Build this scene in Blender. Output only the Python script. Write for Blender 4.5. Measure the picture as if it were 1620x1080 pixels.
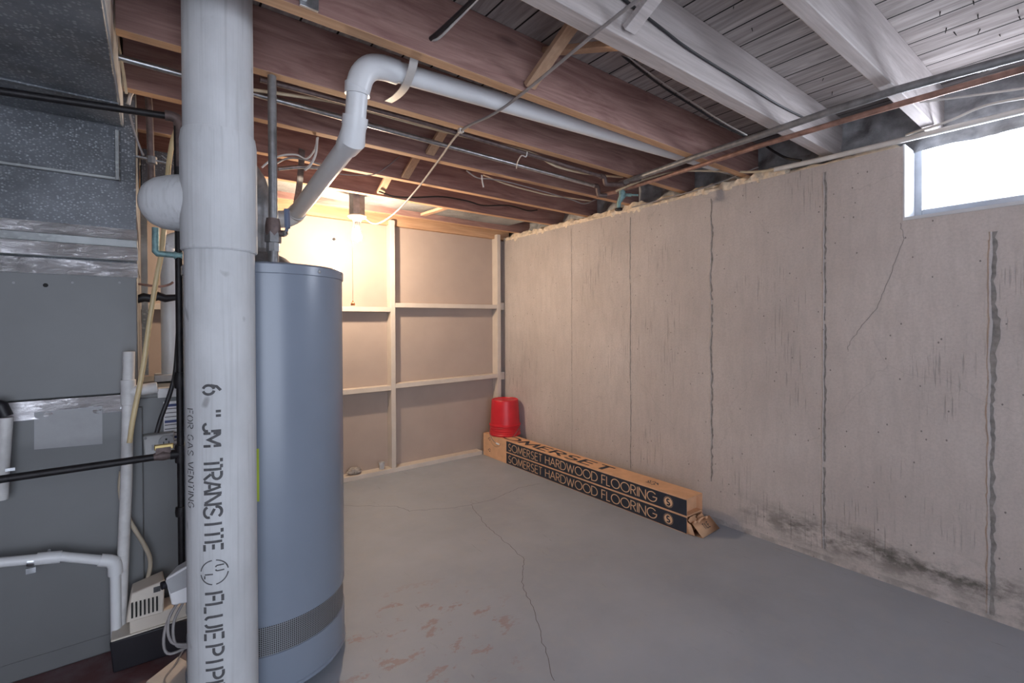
import bpy, bmesh, math, random
from mathutils import Vector, Matrix, noise
random.seed(7)
PI = math.pi
scn = bpy.context.scene
for o in list(bpy.data.objects): bpy.data.objects.remove(o)
COL = scn.collection

# ------------------------------------------------------------------ camera
F_PX, CY, EYE = 746.4, 517.9, 1.19
def cam_rows(yaw, p, r):
    F = Vector((math.sin(yaw)*math.cos(p), math.cos(yaw)*math.cos(p), math.sin(p)))
    Rt = Vector((math.cos(yaw), -math.sin(yaw), 0)); D = F.cross(Rt)
    c, s = math.cos(r), math.sin(r)
    return c*Rt + s*D, -s*Rt + c*D, F
CR, CD, CF = cam_rows(math.radians(37.23), math.radians(-.488), math.radians(.244))
cd = bpy.data.cameras.new('camera'); cam = bpy.data.objects.new('camera', cd); COL.objects.link(cam)
cd.sensor_width = 36; cd.lens = 36*F_PX/1620; cd.shift_y = -(540-CY)/1620; cd.clip_start = .02
m = Matrix.Identity(4)
for i in range(3):
    m[i][0] = CR[i]; m[i][1] = -CD[i]; m[i][2] = -CF[i]
m.translation = (0, 0, EYE); cam.matrix_world = m
scn.camera = cam

def ray(u, v): return CR*((u-810)/F_PX) + CD*((v-CY)/F_PX) + CF
def at(u, v, X=None, Y=None, Z=None):
    """world point seen at photo pixel (u, v) on the plane X=, Y= or Z="""
    d = ray(u, v)
    if X is not None: t = X/d.x
    elif Y is not None: t = Y/d.y
    else: t = (Z-EYE)/d.z
    return Vector((0, 0, EYE)) + d*t

# ------------------------------------------------------------------ light and exposure
scn.view_settings.view_transform = 'Standard'; scn.view_settings.look = 'None'
scn.view_settings.gamma = 1; scn.view_settings.use_curve_mapping = False
scn.view_settings.exposure = 1.65
w = bpy.data.worlds.new('world'); scn.world = w; w.use_nodes = True
bg = w.node_tree.nodes['Background']; bg.inputs[0].default_value = (.80, .87, 1, 1); bg.inputs[1].default_value = 1.55

def area(name, loc, target, sx, sy, power, col):
    l = bpy.data.lights.new(name, 'AREA'); l.shape = 'RECTANGLE'; l.size = sx; l.size_y = sy
    l.energy = power; l.color = col
    o = bpy.data.objects.new(name, l); COL.objects.link(o); o.location = loc
    o.rotation_euler = (Vector(target)-Vector(loc)).to_track_quat('-Z', 'Y').to_euler()
    return o
# daylight outside the basement window
area('daylight', (3.35, .02, 1.62), (2.2, .02, 2.08), 1.8, 1.0, 62, (.82, .88, 1))

# ------------------------------------------------------------------ materials
MATS = {}
class NT:
    def __init__(s, name):
        s.m = bpy.data.materials.new(name); s.m.use_nodes = True; s.t = s.m.node_tree; s.t.nodes.clear()
        s.out = s.n('ShaderNodeOutputMaterial'); s.b = s.n('ShaderNodeBsdfPrincipled')
        s.t.links.new(s.b.outputs[0], s.out.inputs[0])
        s.co = s.n('ShaderNodeTexCoord'); s.geo = s.n('ShaderNodeNewGeometry')
        s.pos = s.geo.outputs['Position']
    def n(s, t, **k):
        x = s.t.nodes.new(t)
        for a, b in k.items(): setattr(x, a, b)
        return x
    def l(s, a, b): s.t.links.new(a, b)
    def set(s, inp, v):
        if hasattr(v, 'is_linked') or hasattr(v, 'links'): s.l(v, inp)
        else: inp.default_value = v
    def math(s, op, a, b=0.0, c=None):
        x = s.n('ShaderNodeMath', operation=op); s.set(x.inputs[0], a); s.set(x.inputs[1], b)
        if c is not None: s.set(x.inputs[2], c)
        return x.outputs[0]
    def mapp(s, src, scale=(1, 1, 1), loc=(0, 0, 0), rot=(0, 0, 0)):
        x = s.n('ShaderNodeMapping'); s.l(src, x.inputs[0])
        x.inputs['Scale'].default_value = scale; x.inputs['Location'].default_value = loc; x.inputs['Rotation'].default_value = rot
        return x.outputs[0]
    def noise(s, vec, scale=5, detail=4, rough=.55, dist=0):
        x = s.n('ShaderNodeTexNoise'); s.l(vec, x.inputs['Vector'])
        x.inputs['Scale'].default_value = scale; x.inputs['Detail'].default_value = detail
        x.inputs['Roughness'].default_value = rough; x.inputs['Distortion'].default_value = dist
        return x.outputs['Fac']
    def voro(s, vec, scale=5, feature='F1'):
        x = s.n('ShaderNodeTexVoronoi', feature=feature); s.l(vec, x.inputs['Vector']); x.inputs['Scale'].default_value = scale
        return x
    def ramp(s, fac, stops):
        x = s.n('ShaderNodeValToRGB'); s.l(fac, x.inputs[0]); e = x.color_ramp.elements
        while len(e) < len(stops): e.new(.5)
        for el, (p, c) in zip(e, stops): el.position = p; el.color = (c, c, c, 1) if isinstance(c, (int, float)) else (*c, 1)
        return x.outputs[0]
    def mix(s, fac, a, b, mode='MIX'):
        x = s.n('ShaderNodeMix', data_type='RGBA', blend_type=mode)
        s.set(x.inputs[0], fac)
        for i, v in ((6, a), (7, b)):
            if isinstance(v, tuple): x.inputs[i].default_value = (*v, 1)
            else: s.l(v, x.inputs[i])
        return x.outputs[2]
    def bump(s, h, strength=.3, dist=.01):
        x = s.n('ShaderNodeBump'); x.inputs['Strength'].default_value = strength; x.inputs['Distance'].default_value = dist
        s.l(h, x.inputs['Height']); s.l(x.outputs[0], s.b.inputs['Normal'])
    def fin(s, col=None, rough=None, metal=None, spec=None):
        if col is not None: s.set(s.b.inputs['Base Color'], (*col, 1) if isinstance(col, tuple) else col)
        if rough is not None: s.set(s.b.inputs['Roughness'], rough)
        if metal is not None: s.set(s.b.inputs['Metallic'], metal)
        if spec is not None: s.set(s.b.inputs['Specular IOR Level'], spec)
        MATS[s.m.name] = s.m
        return s.m

def mat_plain(name, col, rough=.5, metal=0, var=.12, scale=14, bump=0, spec=.5):
    t = NT(name); nz = t.noise(t.co.outputs['Object'], scale, 5)
    c = t.mix(t.ramp(nz, [(.3, 0.), (.7, 1.)]), tuple(x*(1-var) for x in col), tuple(min(1, x*(1+var)) for x in col))
    if bump: t.bump(t.noise(t.co.outputs['Object'], scale*6, 4), bump, .004)
    return t.fin(c, rough, metal, spec)

def mat_concrete():
    t = NT('wall_concrete'); p = t.pos
    a = t.noise(p, 1.6, 5, .6); b = t.noise(t.mapp(p, (1, 6, 1.2)), 5, 5, .6); fine = t.noise(p, 90, 3, .7)
    c = t.mix(t.ramp(a, [(.3, 0.), (.7, 1.)]), (.47, .42, .40), (.60, .545, .525))
    c = t.mix(t.math('MULTIPLY', t.ramp(b, [(.42, 0.), (.75, 1.)]), .35), c, (.37, .345, .33))
    c = t.mix(t.math('MULTIPLY', t.ramp(fine, [(.35, 1.), (.6, 0.)]), .25), c, (.33, .31, .30))
    # pits
    v = t.voro(t.mapp(p, (1, 1, .7)), 22); sel = t.n('ShaderNodeSeparateColor'); t.l(v.outputs['Color'], sel.inputs[0])
    pit = t.math('MULTIPLY', t.math('LESS_THAN', v.outputs['Distance'], t.math('MULTIPLY', sel.outputs[0], .17)), t.math('GREATER_THAN', sel.outputs[1], .15))
    c = t.mix(t.math('MULTIPLY', pit, .75), c, (.12, .11, .105))
    # trowel scratches and hairline cracks
    sx = t.n('ShaderNodeSeparateXYZ'); t.l(p, sx.inputs[0])
    X, Y, Z = sx.outputs
    scr = t.noise(t.mapp(p, (1, 55, 2.5)), 2.2, 3, .6)
    scm = t.math('MULTIPLY', t.ramp(scr, [(.58, 0.), (.68, 1.)]), t.ramp(t.noise(p, 2.3, 2), [(.52, 0.), (.62, 1.)]))
    c = t.mix(t.math('MULTIPLY', scm, .5), c, (.25, .235, .23))
    dp = t.n('ShaderNodeTexNoise'); t.l(p, dp.inputs['Vector']); dp.inputs['Scale'].default_value = 7; dp.inputs['Detail'].default_value = 6
    pd = t.n('ShaderNodeVectorMath', operation='MULTIPLY_ADD'); t.l(dp.outputs['Color'], pd.inputs[0]); pd.inputs[1].default_value = (.12, .12, .12); t.l(p, pd.inputs[2])
    ck = t.voro(t.mapp(pd.outputs[0], (1, 1, .7)), 1.1, 'DISTANCE_TO_EDGE')
    wob = t.noise(p, 9, 5); 
    ckm = t.math('MULTIPLY', t.math('LESS_THAN', ck.outputs['Distance'], .0016), t.ramp(t.noise(p, 1.3, 2), [(.52, 0.), (.56, 1.)]))
    c = t.mix(t.math('MULTIPLY', ckm, .15), c, (.2, .18, .17))
    # damp mould along the foot of the wall
    band = t.math('SUBTRACT', 1.0, t.math('MULTIPLY', t.math('ABSOLUTE', t.math('SUBTRACT', Z, .125)), 8.0))
    ym = t.n('ShaderNodeMapRange'); t.l(Y, ym.inputs[0]); ym.inputs[1].default_value = 1.55; ym.inputs[2].default_value = 1.0
    mo = t.math('MULTIPLY', t.math('MULTIPLY', t.math('MAXIMUM', band, 0.0), ym.outputs[0]), t.ramp(t.noise(t.mapp(p, (1, 1, 2.0)), 5.5, 7, .72), [(.46, 0.), (.62, 1.)]))
    c = t.mix(t.math('MULTIPLY', mo, .95), c, (.10, .095, .085))
    foot = t.math('MULTIPLY', t.math('LESS_THAN', Z, .03), t.ramp(t.noise(p, 18, 4), [(.4, 0.), (.6, 1.)]))
    c = t.mix(t.math('MULTIPLY', foot, .5), c, (.2, .19, .18))
    h = t.math('SUBTRACT', t.math('ADD', t.math('MULTIPLY', fine, .5), t.math('MULTIPLY', t.noise(p, 12, 4), .6)), t.math('ADD', t.math('MULTIPLY', pit, .8), t.math('MULTIPLY', scm, .6)))
    t.bump(h, .55, .006)
    return t.fin(c, .9, 0, .25)

def mat_floor():
    t = NT('floor_paint'); p = t.pos
    a = t.noise(p, 1.4, 6, .6); b = t.noise(p, 9, 6, .65)
    c = t.mix(t.ramp(a, [(.32, 0.), (.7, 1.)]), (.285, .315, .365), (.37, .405, .465))
    c = t.mix(t.math('MULTIPLY', t.ramp(b, [(.5, 0.), (.75, 1.)]), .35), c, (.42, .42, .42))
    # scuffs
    s1 = t.noise(t.mapp(p, (14, 2.2, 1), rot=(0, 0, .6)), 2.6, 4, .65, 1.0)
    sm = t.math('MULTIPLY', t.ramp(s1, [(.66, 0.), (.70, 1.)]), t.ramp(t.noise(p, 2.1, 2), [(.5, 0.), (.6, 1.)]))
    c = t.mix(t.math('MULTIPLY', sm, .55), c, (.15, .15, .15))
    # worn red-brown patches where the older coat shows, by the heater and in front of the furnace
    sx = t.n('ShaderNodeSeparateXYZ'); t.l(p, sx.inputs[0])
    def blob(cx, cy, r):
        dx = t.math('SUBTRACT', sx.outputs[0], cx); dy = t.math('SUBTRACT', sx.outputs[1], cy)
        d = t.math('SQRT', t.math('ADD', t.math('MULTIPLY', dx, dx), t.math('MULTIPLY', dy, dy)))
        return t.math('MAXIMUM', t.math('SUBTRACT', 1.0, t.math('DIVIDE', d, r)), 0.0)
    nn = t.noise(t.mapp(p, (1, 1.6, 1), rot=(0, 0, .5)), 7, 7, .72)
    wear = t.math('MULTIPLY', t.math('MINIMUM', t.math('MULTIPLY', blob(.83, 1.62, .42), 3.0), 1.0), t.ramp(nn, [(.565, 0.), (.60, 1.)]))
    c = t.mix(t.math('MULTIPLY', wear, .7), c, (.31, .225, .205))
    red = t.math('MULTIPLY', t.math('MINIMUM', t.math('MULTIPLY', blob(-.3, 2.05, .48), 3.0), 1.0), t.ramp(t.noise(p, 10, 5), [(.3, .75), (.6, 1.)]))
    c = t.mix(red, c, (.13, .055, .055))
    rr = t.ramp(b, [(.3, .42), (.7, .62)])
    t.bump(t.math('ADD', t.noise(p, 30, 5), t.math('MULTIPLY', b, 1.2)), .12, .004)
    return t.fin(c, rr, 0, .35)

def mat_wood(name, light, dark, axis=0, grey=0.0, knots=True, rough=.75):
    t = NT(name); oi = t.n('ShaderNodeObjectInfo')
    add = t.n('ShaderNodeVectorMath', operation='ADD'); t.l(t.co.outputs['Object'], add.inputs[0])
    cm = t.n('ShaderNodeCombineXYZ')
    for i in range(3): t.l(t.math('MULTIPLY', oi.outputs['Random'], 7.3*(i+1)), cm.inputs[i])
    t.l(cm.outputs[0], add.inputs[1]); v = add.outputs[0]
    sc = [7, 7, 7]; sc[axis] = .75
    g = t.noise(t.mapp(v, tuple(sc)), 2.4, 6, .6, 1.6)
    sc2 = [60, 60, 60]; sc2[axis] = 2.0
    f = t.noise(t.mapp(v, tuple(sc2)), 2.0, 3, .6)
    c = t.mix(t.ramp(g, [(.3, 0.), (.68, 1.)]), dark, light)
    c = t.mix(t.math('MULTIPLY', t.ramp(f, [(.4, 1.), (.62, 0.)]), .2), c, tuple(x*.55 for x in dark))
    if knots:
        sk = [6, 6, 6]; sk[axis] = 2.2
        vo = t.voro(t.mapp(v, tuple(sk)), 1.0); se = t.n('ShaderNodeSeparateColor'); t.l(vo.outputs['Color'], se.inputs[0])
        k = t.math('MULTIPLY', t.ramp(vo.outputs['Distance'], [(.06, 1.), (.15, 0.)]), t.math('GREATER_THAN', se.outputs[0], .72))
        c = t.mix(t.math('MULTIPLY', k, .75), c, tuple(x*.25 for x in dark))
    t.bump(t.math('ADD', t.math('MULTIPLY', f, .6), g), .25, .004)
    return t.fin(c, rough, 0, .25)

def mat_deck():
    t = NT('deck_planks'); p = t.pos; sx = t.n('ShaderNodeSeparateXYZ'); t.l(p, sx.inputs[0])
    q = t.math('DIVIDE', t.math('SUBTRACT', sx.outputs[0], 1.88), .1228)
    idx = t.math('FLOOR', q); fr = t.math('FRACT', q)
    wn = t.n('ShaderNodeTexWhiteNoise', noise_dimensions='1D'); t.l(idx, wn.inputs['W'])
    off = t.n('ShaderNodeCombineXYZ'); t.l(t.math('MULTIPLY', wn.outputs[0], 9.0), off.inputs[1]); t.l(t.math('MULTIPLY', wn.outputs[0], 3.0), off.inputs[2])
    ad = t.n('ShaderNodeVectorMath', operation='ADD'); t.l(p, ad.inputs[0]); t.l(off.outputs[0], ad.inputs[1]); v = ad.outputs[0]
    g = t.noise(t.mapp(v, (8, .8, 1)), 2.2, 5, .55, 2.2); f = t.noise(t.mapp(v, (80, 2.5, 1)), 2, 3)
    c = t.mix(t.ramp(g, [(.32, 0.), (.68, 1.)]), (.27, .235, .225), (.52, .465, .445))
    c = t.mix(t.math('MULTIPLY', wn.outputs[0], .3), c, (.19, .155, .145))
    c = t.mix(t.math('MULTIPLY', t.ramp(f, [(.38, 1.), (.6, 0.)]), .12), c, (.10, .085, .08))
    vo = t.voro(t.mapp(v, (7, 2.2, 1)), 1.0); se = t.n('ShaderNodeSeparateColor'); t.l(vo.outputs['Color'], se.inputs[0])
    k = t.math('MULTIPLY', t.ramp(vo.outputs['Distance'], [(.05, 1.), (.12, 0.)]), t.math('GREATER_THAN', se.outputs[0], .75))
    c = t.mix(t.math('MULTIPLY', k, .8), c, (.06, .05, .05))
    gap = t.math('LESS_THAN', t.math('MINIMUM', fr, t.math('SUBTRACT', 1.0, fr)), .028)
    c = t.mix(gap, c, (.02, .017, .016))
    t.bump(t.math('SUBTRACT', t.math('MULTIPLY', g, .5), gap), .5, .006)
    return t.fin(c, .85, 0, .2)

def mat_speckle(name, base, spot, scale=70):
    t = NT(name); p = t.co.outputs['Object']
    v = t.voro(t.mapp(p, (1, 1, 1.3)), scale); se = t.n('ShaderNodeSeparateColor'); t.l(v.outputs['Color'], se.inputs[0])
    s = t.math('MULTIPLY', t.ramp(v.outputs['Distance'], [(.25, 1.), (.5, 0.)]), t.ramp(se.outputs[0], [(.15, 0.), (.9, 1.)]))
    big = t.noise(p, 4, 4, .6)
    c = t.mix(t.ramp(big, [(.35, 0.), (.7, 1.)]), base, tuple(x*2.1 for x in base))
    c = t.mix(t.math('MULTIPLY', s, t.ramp(t.noise(p, 9, 3), [(.3, .35), (.65, 1.)])), c, spot)
    t.bump(s, .2, .003)
    return t.fin(c, .55, .35)

def mat_foil():
    t = NT('foil_tape'); p = t.co.outputs['Object']
    n1 = t.noise(t.mapp(p, (1, 1, 2.5)), 22, 6, .65, 2.0); n2 = t.noise(p, 5, 3)
    c = t.mix(n2, (.72, .70, .73), (.92, .91, .93))
    t.bump(t.math('MULTIPLY', n1, t.ramp(n2, [(.35, .2), (.65, 1.)])), 1.0, .02)
    return t.fin(c, .30, .7)

def mat_cement_pipe():
    t = NT('flue_cement'); p = t.co.outputs['Object']
    a = t.noise(t.mapp(p, (1, 1, .5)), 6, 6, .6); b = t.noise(t.mapp(p, (55, 55, 1.3)), 1.6, 3)
    r = t.noise(p, 60, 4)
    c = t.mix(t.ramp(a, [(.3, 0.), (.7, 1.)]), (.45, .46, .475), (.60, .61, .63))
    c = t.mix(t.math('MULTIPLY', t.ramp(b, [(.52, 0.), (.7, 1.)]), .28), c, (.27, .27, .275))
    s = t.noise(t.mapp(p, (1, 1, .6)), 16, 2); c = t.mix(t.math('MULTIPLY', t.ramp(s, [(.70, 0.), (.76, 1.)]), .5), c, (.14, .13, .13))
    t.bump(t.math('ADD', t.math('MULTIPLY', r, .4), b), .22, .004)
    return t.fin(c, .78, 0, .3)

def mat_emit(name, col, st):
    t = NT(name); e = t.n('ShaderNodeEmission'); e.inputs[0].default_value = (*col, 1); e.inputs[1].default_value = st
    t.l(e.outputs[0], t.out.inputs[0]); MATS[name] = t.m; return t.m

M = MATS
mat_concrete(); mat_floor(); mat_deck()
mat_wood('joist_wood', (.43, .27, .235), (.21, .108, .097))
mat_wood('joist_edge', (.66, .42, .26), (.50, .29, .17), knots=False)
mat_wood('joist_window_lit', (.60, .55, .54), (.42, .37, .355))  # paler copy of the joist wood, window light put into its colour
mat_wood('brace_wood', (.60, .40, .27), (.46, .29, .19), axis=1)
mat_wood('old_board', (.30, .22, .19), (.16, .11, .10))
mat_cement_pipe(); mat_foil()
mat_speckle('duct_speckle', (.085, .091, .102), (.36, .385, .41), 120)
mat_speckle('trunk_speckle', (.125, .135, .15), (.44, .46, .49), 105)  # lighter speckle for the trunk duct
mat_speckle('galvanized', (.22, .23, .235), (.40, .42, .42), 60)
mat_plain('panel_paint', (.44, .36, .315), .75, 0, .04, 5, .05, .25)
mat_plain('shelf_paint', (.62, .555, .495), .65, 0, .06, 9, .05, .3)
mat_plain('heater_paint', (.20, .232, .29), .27, .0, .05, 3, .02)
mat_plain('furnace_paint', (.150, .155, .160), .5, .1, .06, 4, .03)
mat_plain('cover_plate', (.40, .40, .40), .5, .2)
mat_plain('furnace_label', (.34, .345, .36), .6, 0, .05, 30)
mat_plain('sheet_pale', (.55, .555, .56), .45, .3, .15, 8, .05)
mat_plain('pvc', (.70, .71, .73), .35, 0, .05, 6)
mat_plain('pvc_dirty', (.58, .57, .57), .5, 0, .14, 20)
mat_plain('black_iron', (.018, .016, .018), .5, .4, .4, 30, .2)
mat_plain('rusty_iron', (.16, .12, .115), .6, .5, .3, 40, .2)
mat_plain('grey_iron', (.26, .26, .27), .5, .6, .25, 30, .1)
mat_plain('steel_conduit', (.44, .45, .47), .32, .9, .25, 40, .05)
mat_plain('copper', (.36, .215, .175), .5, .5, .35, 25, .1)
mat_plain('verdigris', (.22, .36, .37), .6, .4, .3, 60, .1)
mat_plain('brass', (.55, .42, .18), .4, .8, .2, 30)
mat_plain('cable_black', (.016, .015, .018), .5, 0, .2)
mat_plain('cable_white', (.62, .60, .58), .5, 0, .12)
mat_plain('cable_cream', (.56, .46, .32), .5, 0, .12)
mat_plain('cable_grey', (.27, .25, .25), .5, 0, .15)
mat_plain('hose_amber', (.62, .49, .28), .35, 0, .12)
mat_plain('hose_clear', (.42, .36, .28), .3, 0, .12)
mat_plain('blue_plastic', (.12, .15, .23), .5)
mat_plain('lime_label', (.42, .52, .04), .6)
mat_plain('paper_white', (.74, .74, .76), .7, 0, .04)
mat_plain('ink_black', (.035, .035, .04), .75, 0, .3, 60)
mat_plain('ink_faded', (.075, .075, .08), .75, 0, .3, 60)
mat_plain('ink_navy', (.020, .026, .042), .55, 0, .12, 20)
mat_plain('label_blue', (.05, .07, .20), .6)
mat_plain('kraft', (.70, .42, .255), .8, 0, .1, 12, .1, .25)
mat_plain('kraft_print', (.70, .46, .29), .8, 0, .05)
mat_plain('red_plastic', (.62, .022, .035), .38, 0, .08, 10)
mat_plain('black_plastic', (.012, .011, .016), .5)
mat_plain('beige_plastic', (.60, .54, .47), .45, 0, .05)
mat_plain('dark_slot', (.01, .01, .01), .8)
mat_plain('foam_cream', (.74, .63, .50), .9, 0, .2, 40, .4)
mat_plain('insulation_grey', (.40, .405, .42), .95, 0, .4, 14, .6)
mat_plain('frame_paint', (.38, .40, .44), .5)
mat_plain('jamb_paint', (.58, .60, .63), .6, 0, .06, 12, .1)
mat_plain('joint_dark', (.24, .225, .215), .95, 0, .3, 40, .3)
mat_plain('crack_dark', (.12, .115, .115), .9, 0, .3, 60)
mat_plain('stone', (.36, .33, .31), .9, 0, .4, 25, .5)
mat_plain('porcelain', (.72, .66, .55), .3)
mat_plain('orange_plastic', (.70, .22, .06), .5)
mat_plain('mesh_metal', (.33, .34, .36), .4, .8, .3, 200)
mat_plain('white_board', (.66, .60, .55), .7, 0, .08, 10)
mat_emit('bulb_glow', (1, .775, .56), 430)
def mat_screen():
    t = NT('screen_mesh'); p = t.co.outputs['UV']
    v = t.voro(t.mapp(p, (1, 1, 1)), 1.0); v.inputs['Randomness'].default_value = 0
    k = t.ramp(v.outputs['Distance'], [(.30, 1.), (.40, 0.)])
    c = t.mix(k, (.30, .31, .335), (.02, .02, .022)); t.bump(t.math('SUBTRACT', 1.0, k), .4, .003)
    return t.fin(c, .4, .5)
mat_screen()
def mat_glass():
    t = NT('window_glass'); tr = t.n('ShaderNodeBsdfTransparent'); gl = t.n('ShaderNodeBsdfGlossy'); gl.inputs['Roughness'].default_value = .05
    mx = t.n('ShaderNodeMixShader'); mx.inputs[0].default_value = .06
    t.l(tr.outputs[0], mx.inputs[1]); t.l(gl.outputs[0], mx.inputs[2]); t.l(mx.outputs[0], t.out.inputs[0]); MATS['window_glass'] = t.m
mat_glass()

# ------------------------------------------------------------------ mesh builder
OFF = {}
class MB:
    def __init__(s): s.v = []; s.f = []; s.sm = []; s.mi = []; s.uv = {}; s.cur = 0
    def add(s, vs, fs, smooth=False, mi=None):
        n = len(s.v); s.v += [Vector(x) for x in vs]
        for f in fs: s.f.append([i+n for i in f]); s.sm.append(smooth); s.mi.append(s.cur if mi is None else mi)
        return s
    def box(s, a, b, mi=None):
        x0, y0, z0 = (min(p, q) for p, q in zip(a, b)); x1, y1, z1 = (max(p, q) for p, q in zip(a, b))
        return s.add([(x0,y0,z0),(x1,y0,z0),(x1,y1,z0),(x0,y1,z0),(x0,y0,z1),(x1,y0,z1),(x1,y1,z1),(x0,y1,z1)],
                     [(0,3,2,1),(4,5,6,7),(0,1,5,4),(1,2,6,5),(2,3,7,6),(3,0,4,7)], False, mi)
    def hexa(s, bot, top, mi=None):      # 4 bottom + 4 top corners, ccw seen from above
        return s.add(list(bot)+list(top), [(0,3,2,1),(4,5,6,7),(0,1,5,4),(1,2,6,5),(2,3,7,6),(3,0,4,7)], False, mi)
    def bar(s, p, q, w, t, up=(0, 0, 1), mi=None):   # rectangular bar from p to q, w across, t along 'up'
        p, q = Vector(p), Vector(q); d = (q-p).normalized(); sd = d.cross(Vector(up)).normalized(); u = sd.cross(d)
        a = [p+sd*i*w/2+u*j*t/2 for i, j in ((-1,-1),(1,-1),(1,1),(-1,1))]; b = [x+(q-p) for x in a]
        return s.add(a+b, [(0,1,2,3),(7,6,5,4),(0,4,5,1),(1,5,6,2),(2,6,7,3),(3,7,4,0)], False, mi)
    def quad(s, a, b, c, d, mi=None): return s.add([a, b, c, d], [(0,1,2,3)], False, mi)
    def tube(s, pts, r, n=12, mi=None, cap=True, spline=0):
        pts = [Vector(p) for p in pts]
        if spline: pts = catmull(pts, spline)
        rr = r if isinstance(r, (list, tuple)) else [r]*len(pts)
        rings = []; d0 = (pts[1]-pts[0]).normalized()
        up = Vector((0, 0, 1)) if abs(d0.z) < .9 else Vector((1, 0, 0)); sd = d0.cross(up).normalized()
        for i, p in enumerate(pts):
            if i == 0: d = d0
            elif i == len(pts)-1: d = (p-pts[i-1]).normalized()
            else: d = ((p-pts[i-1]).normalized()+(pts[i+1]-p).normalized()).normalized()
            sd = (sd-d*sd.dot(d)).normalized(); u = sd.cross(d); k = 1.0
            if 0 < i < len(pts)-1:
                k = 1/max(.5, d.dot((pts[i+1]-p).normalized()))
            rings.append([p+(sd*math.cos(2*PI*j/n)+u*math.sin(2*PI*j/n))*rr[i]*(k if not spline else 1) for j in range(n)])
        vs = [x for rg in rings for x in rg]; fs = []
        for i in range(len(rings)-1):
            for j in range(n): fs.append((i*n+j, (i+1)*n+j, (i+1)*n+(j+1)%n, i*n+(j+1)%n))
        s.add(vs, fs, True, mi)
        if cap:
            s.add(rings[0], [tuple(range(n))], False, mi); s.add(rings[-1], [tuple(reversed(range(n)))], False, mi)
        return s
    def lathe(s, prof, c=(0, 0, 0), axis=(0, 0, 1), n=32, mi=None, smooth=True):   # prof: (radius, distance along axis)
        c = Vector(c); ax = Vector(axis).normalized(); up = Vector((1, 0, 0)) if abs(ax.x) < .9 else Vector((0, 1, 0))
        a = (up-ax*up.dot(ax)).normalized(); b = ax.cross(a); 
        for k in range(len(prof)-1):
            (r0, h0), (r1, h1) = prof[k], prof[k+1]; vs = []
            for r, h in ((r0, h0), (r1, h1)):
                vs += [c+ax*h+(a*math.cos(2*PI*j/n)+b*math.sin(2*PI*j/n))*max(r, 1e-5) for j in range(n)]
            s.add(vs, [(j, (j+1)%n, n+(j+1)%n, n+j) for j in range(n)], smooth, mi)
        return s
    def disc(s, c, r, axis=(0,0,1), n=24, mi=None): return s.lathe([(0, 0), (r, 0)], c, axis, n, mi, False)
    def build(s, name, mats, parent=None, bevel=0, weld=True):
        me = bpy.data.meshes.new(name); off = OFF.get(parent.name, Vector()) if parent else Vector()
        me.from_pydata([v-off for v in s.v], [], s.f)
        mats = mats if isinstance(mats, (list, tuple)) else [mats]
        for mm in mats: me.materials.append(M[mm])
        for i, p in enumerate(me.polygons): p.use_smooth = s.sm[i]; p.material_index = s.mi[i]
        if weld:
            bm = bmesh.new(); bm.from_mesh(me); bmesh.ops.remove_doubles(bm, verts=bm.verts, dist=1e-5); bm.to_mesh(me); bm.free()
        me.update(); me.set_sharp_from_angle(angle=math.radians(38))
        o = bpy.data.objects.new(name, me); COL.objects.link(o)
        if parent: o.parent = parent; OFF[o.name] = off
        if bevel:
            b = o.modifiers.new('bevel', 'BEVEL'); b.width = bevel; b.segments = 2; b.limit_method = 'ANGLE'; b.angle_limit = math.radians(50)
        return o
def catmull(P, n):
    out = []; Q = [P[0]*2-P[1]]+list(P)+[P[-1]*2-P[-2]]
    for i in range(1, len(Q)-2):
        p0, p1, p2, p3 = Q[i-1:i+3]
        for k in range(n):
            t = k/n; out.append(.5*((2*p1)+(p2-p0)*t+(2*p0-5*p1+4*p2-p3)*t*t+(3*p1-p0-3*p2+p3)*t**3))
    out.append(Q[-2]); return out
def tag(o, label, cat, group=None):
    o['label'] = label; o['category'] = cat
    if group: o['group'] = group
    return o
def thing(name, loc, label, cat, group=None):
    o = bpy.data.objects.new(name, None); COL.objects.link(o); o.location = loc; o.empty_display_size = .05
    OFF[o.name] = Vector(loc); return tag(o, label, cat, group)
def struct(name, mb, mats, parent=None, **k):
    o = mb.build(name, mats, parent, **k)
    if not parent: o['kind'] = 'structure'
    return o

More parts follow.
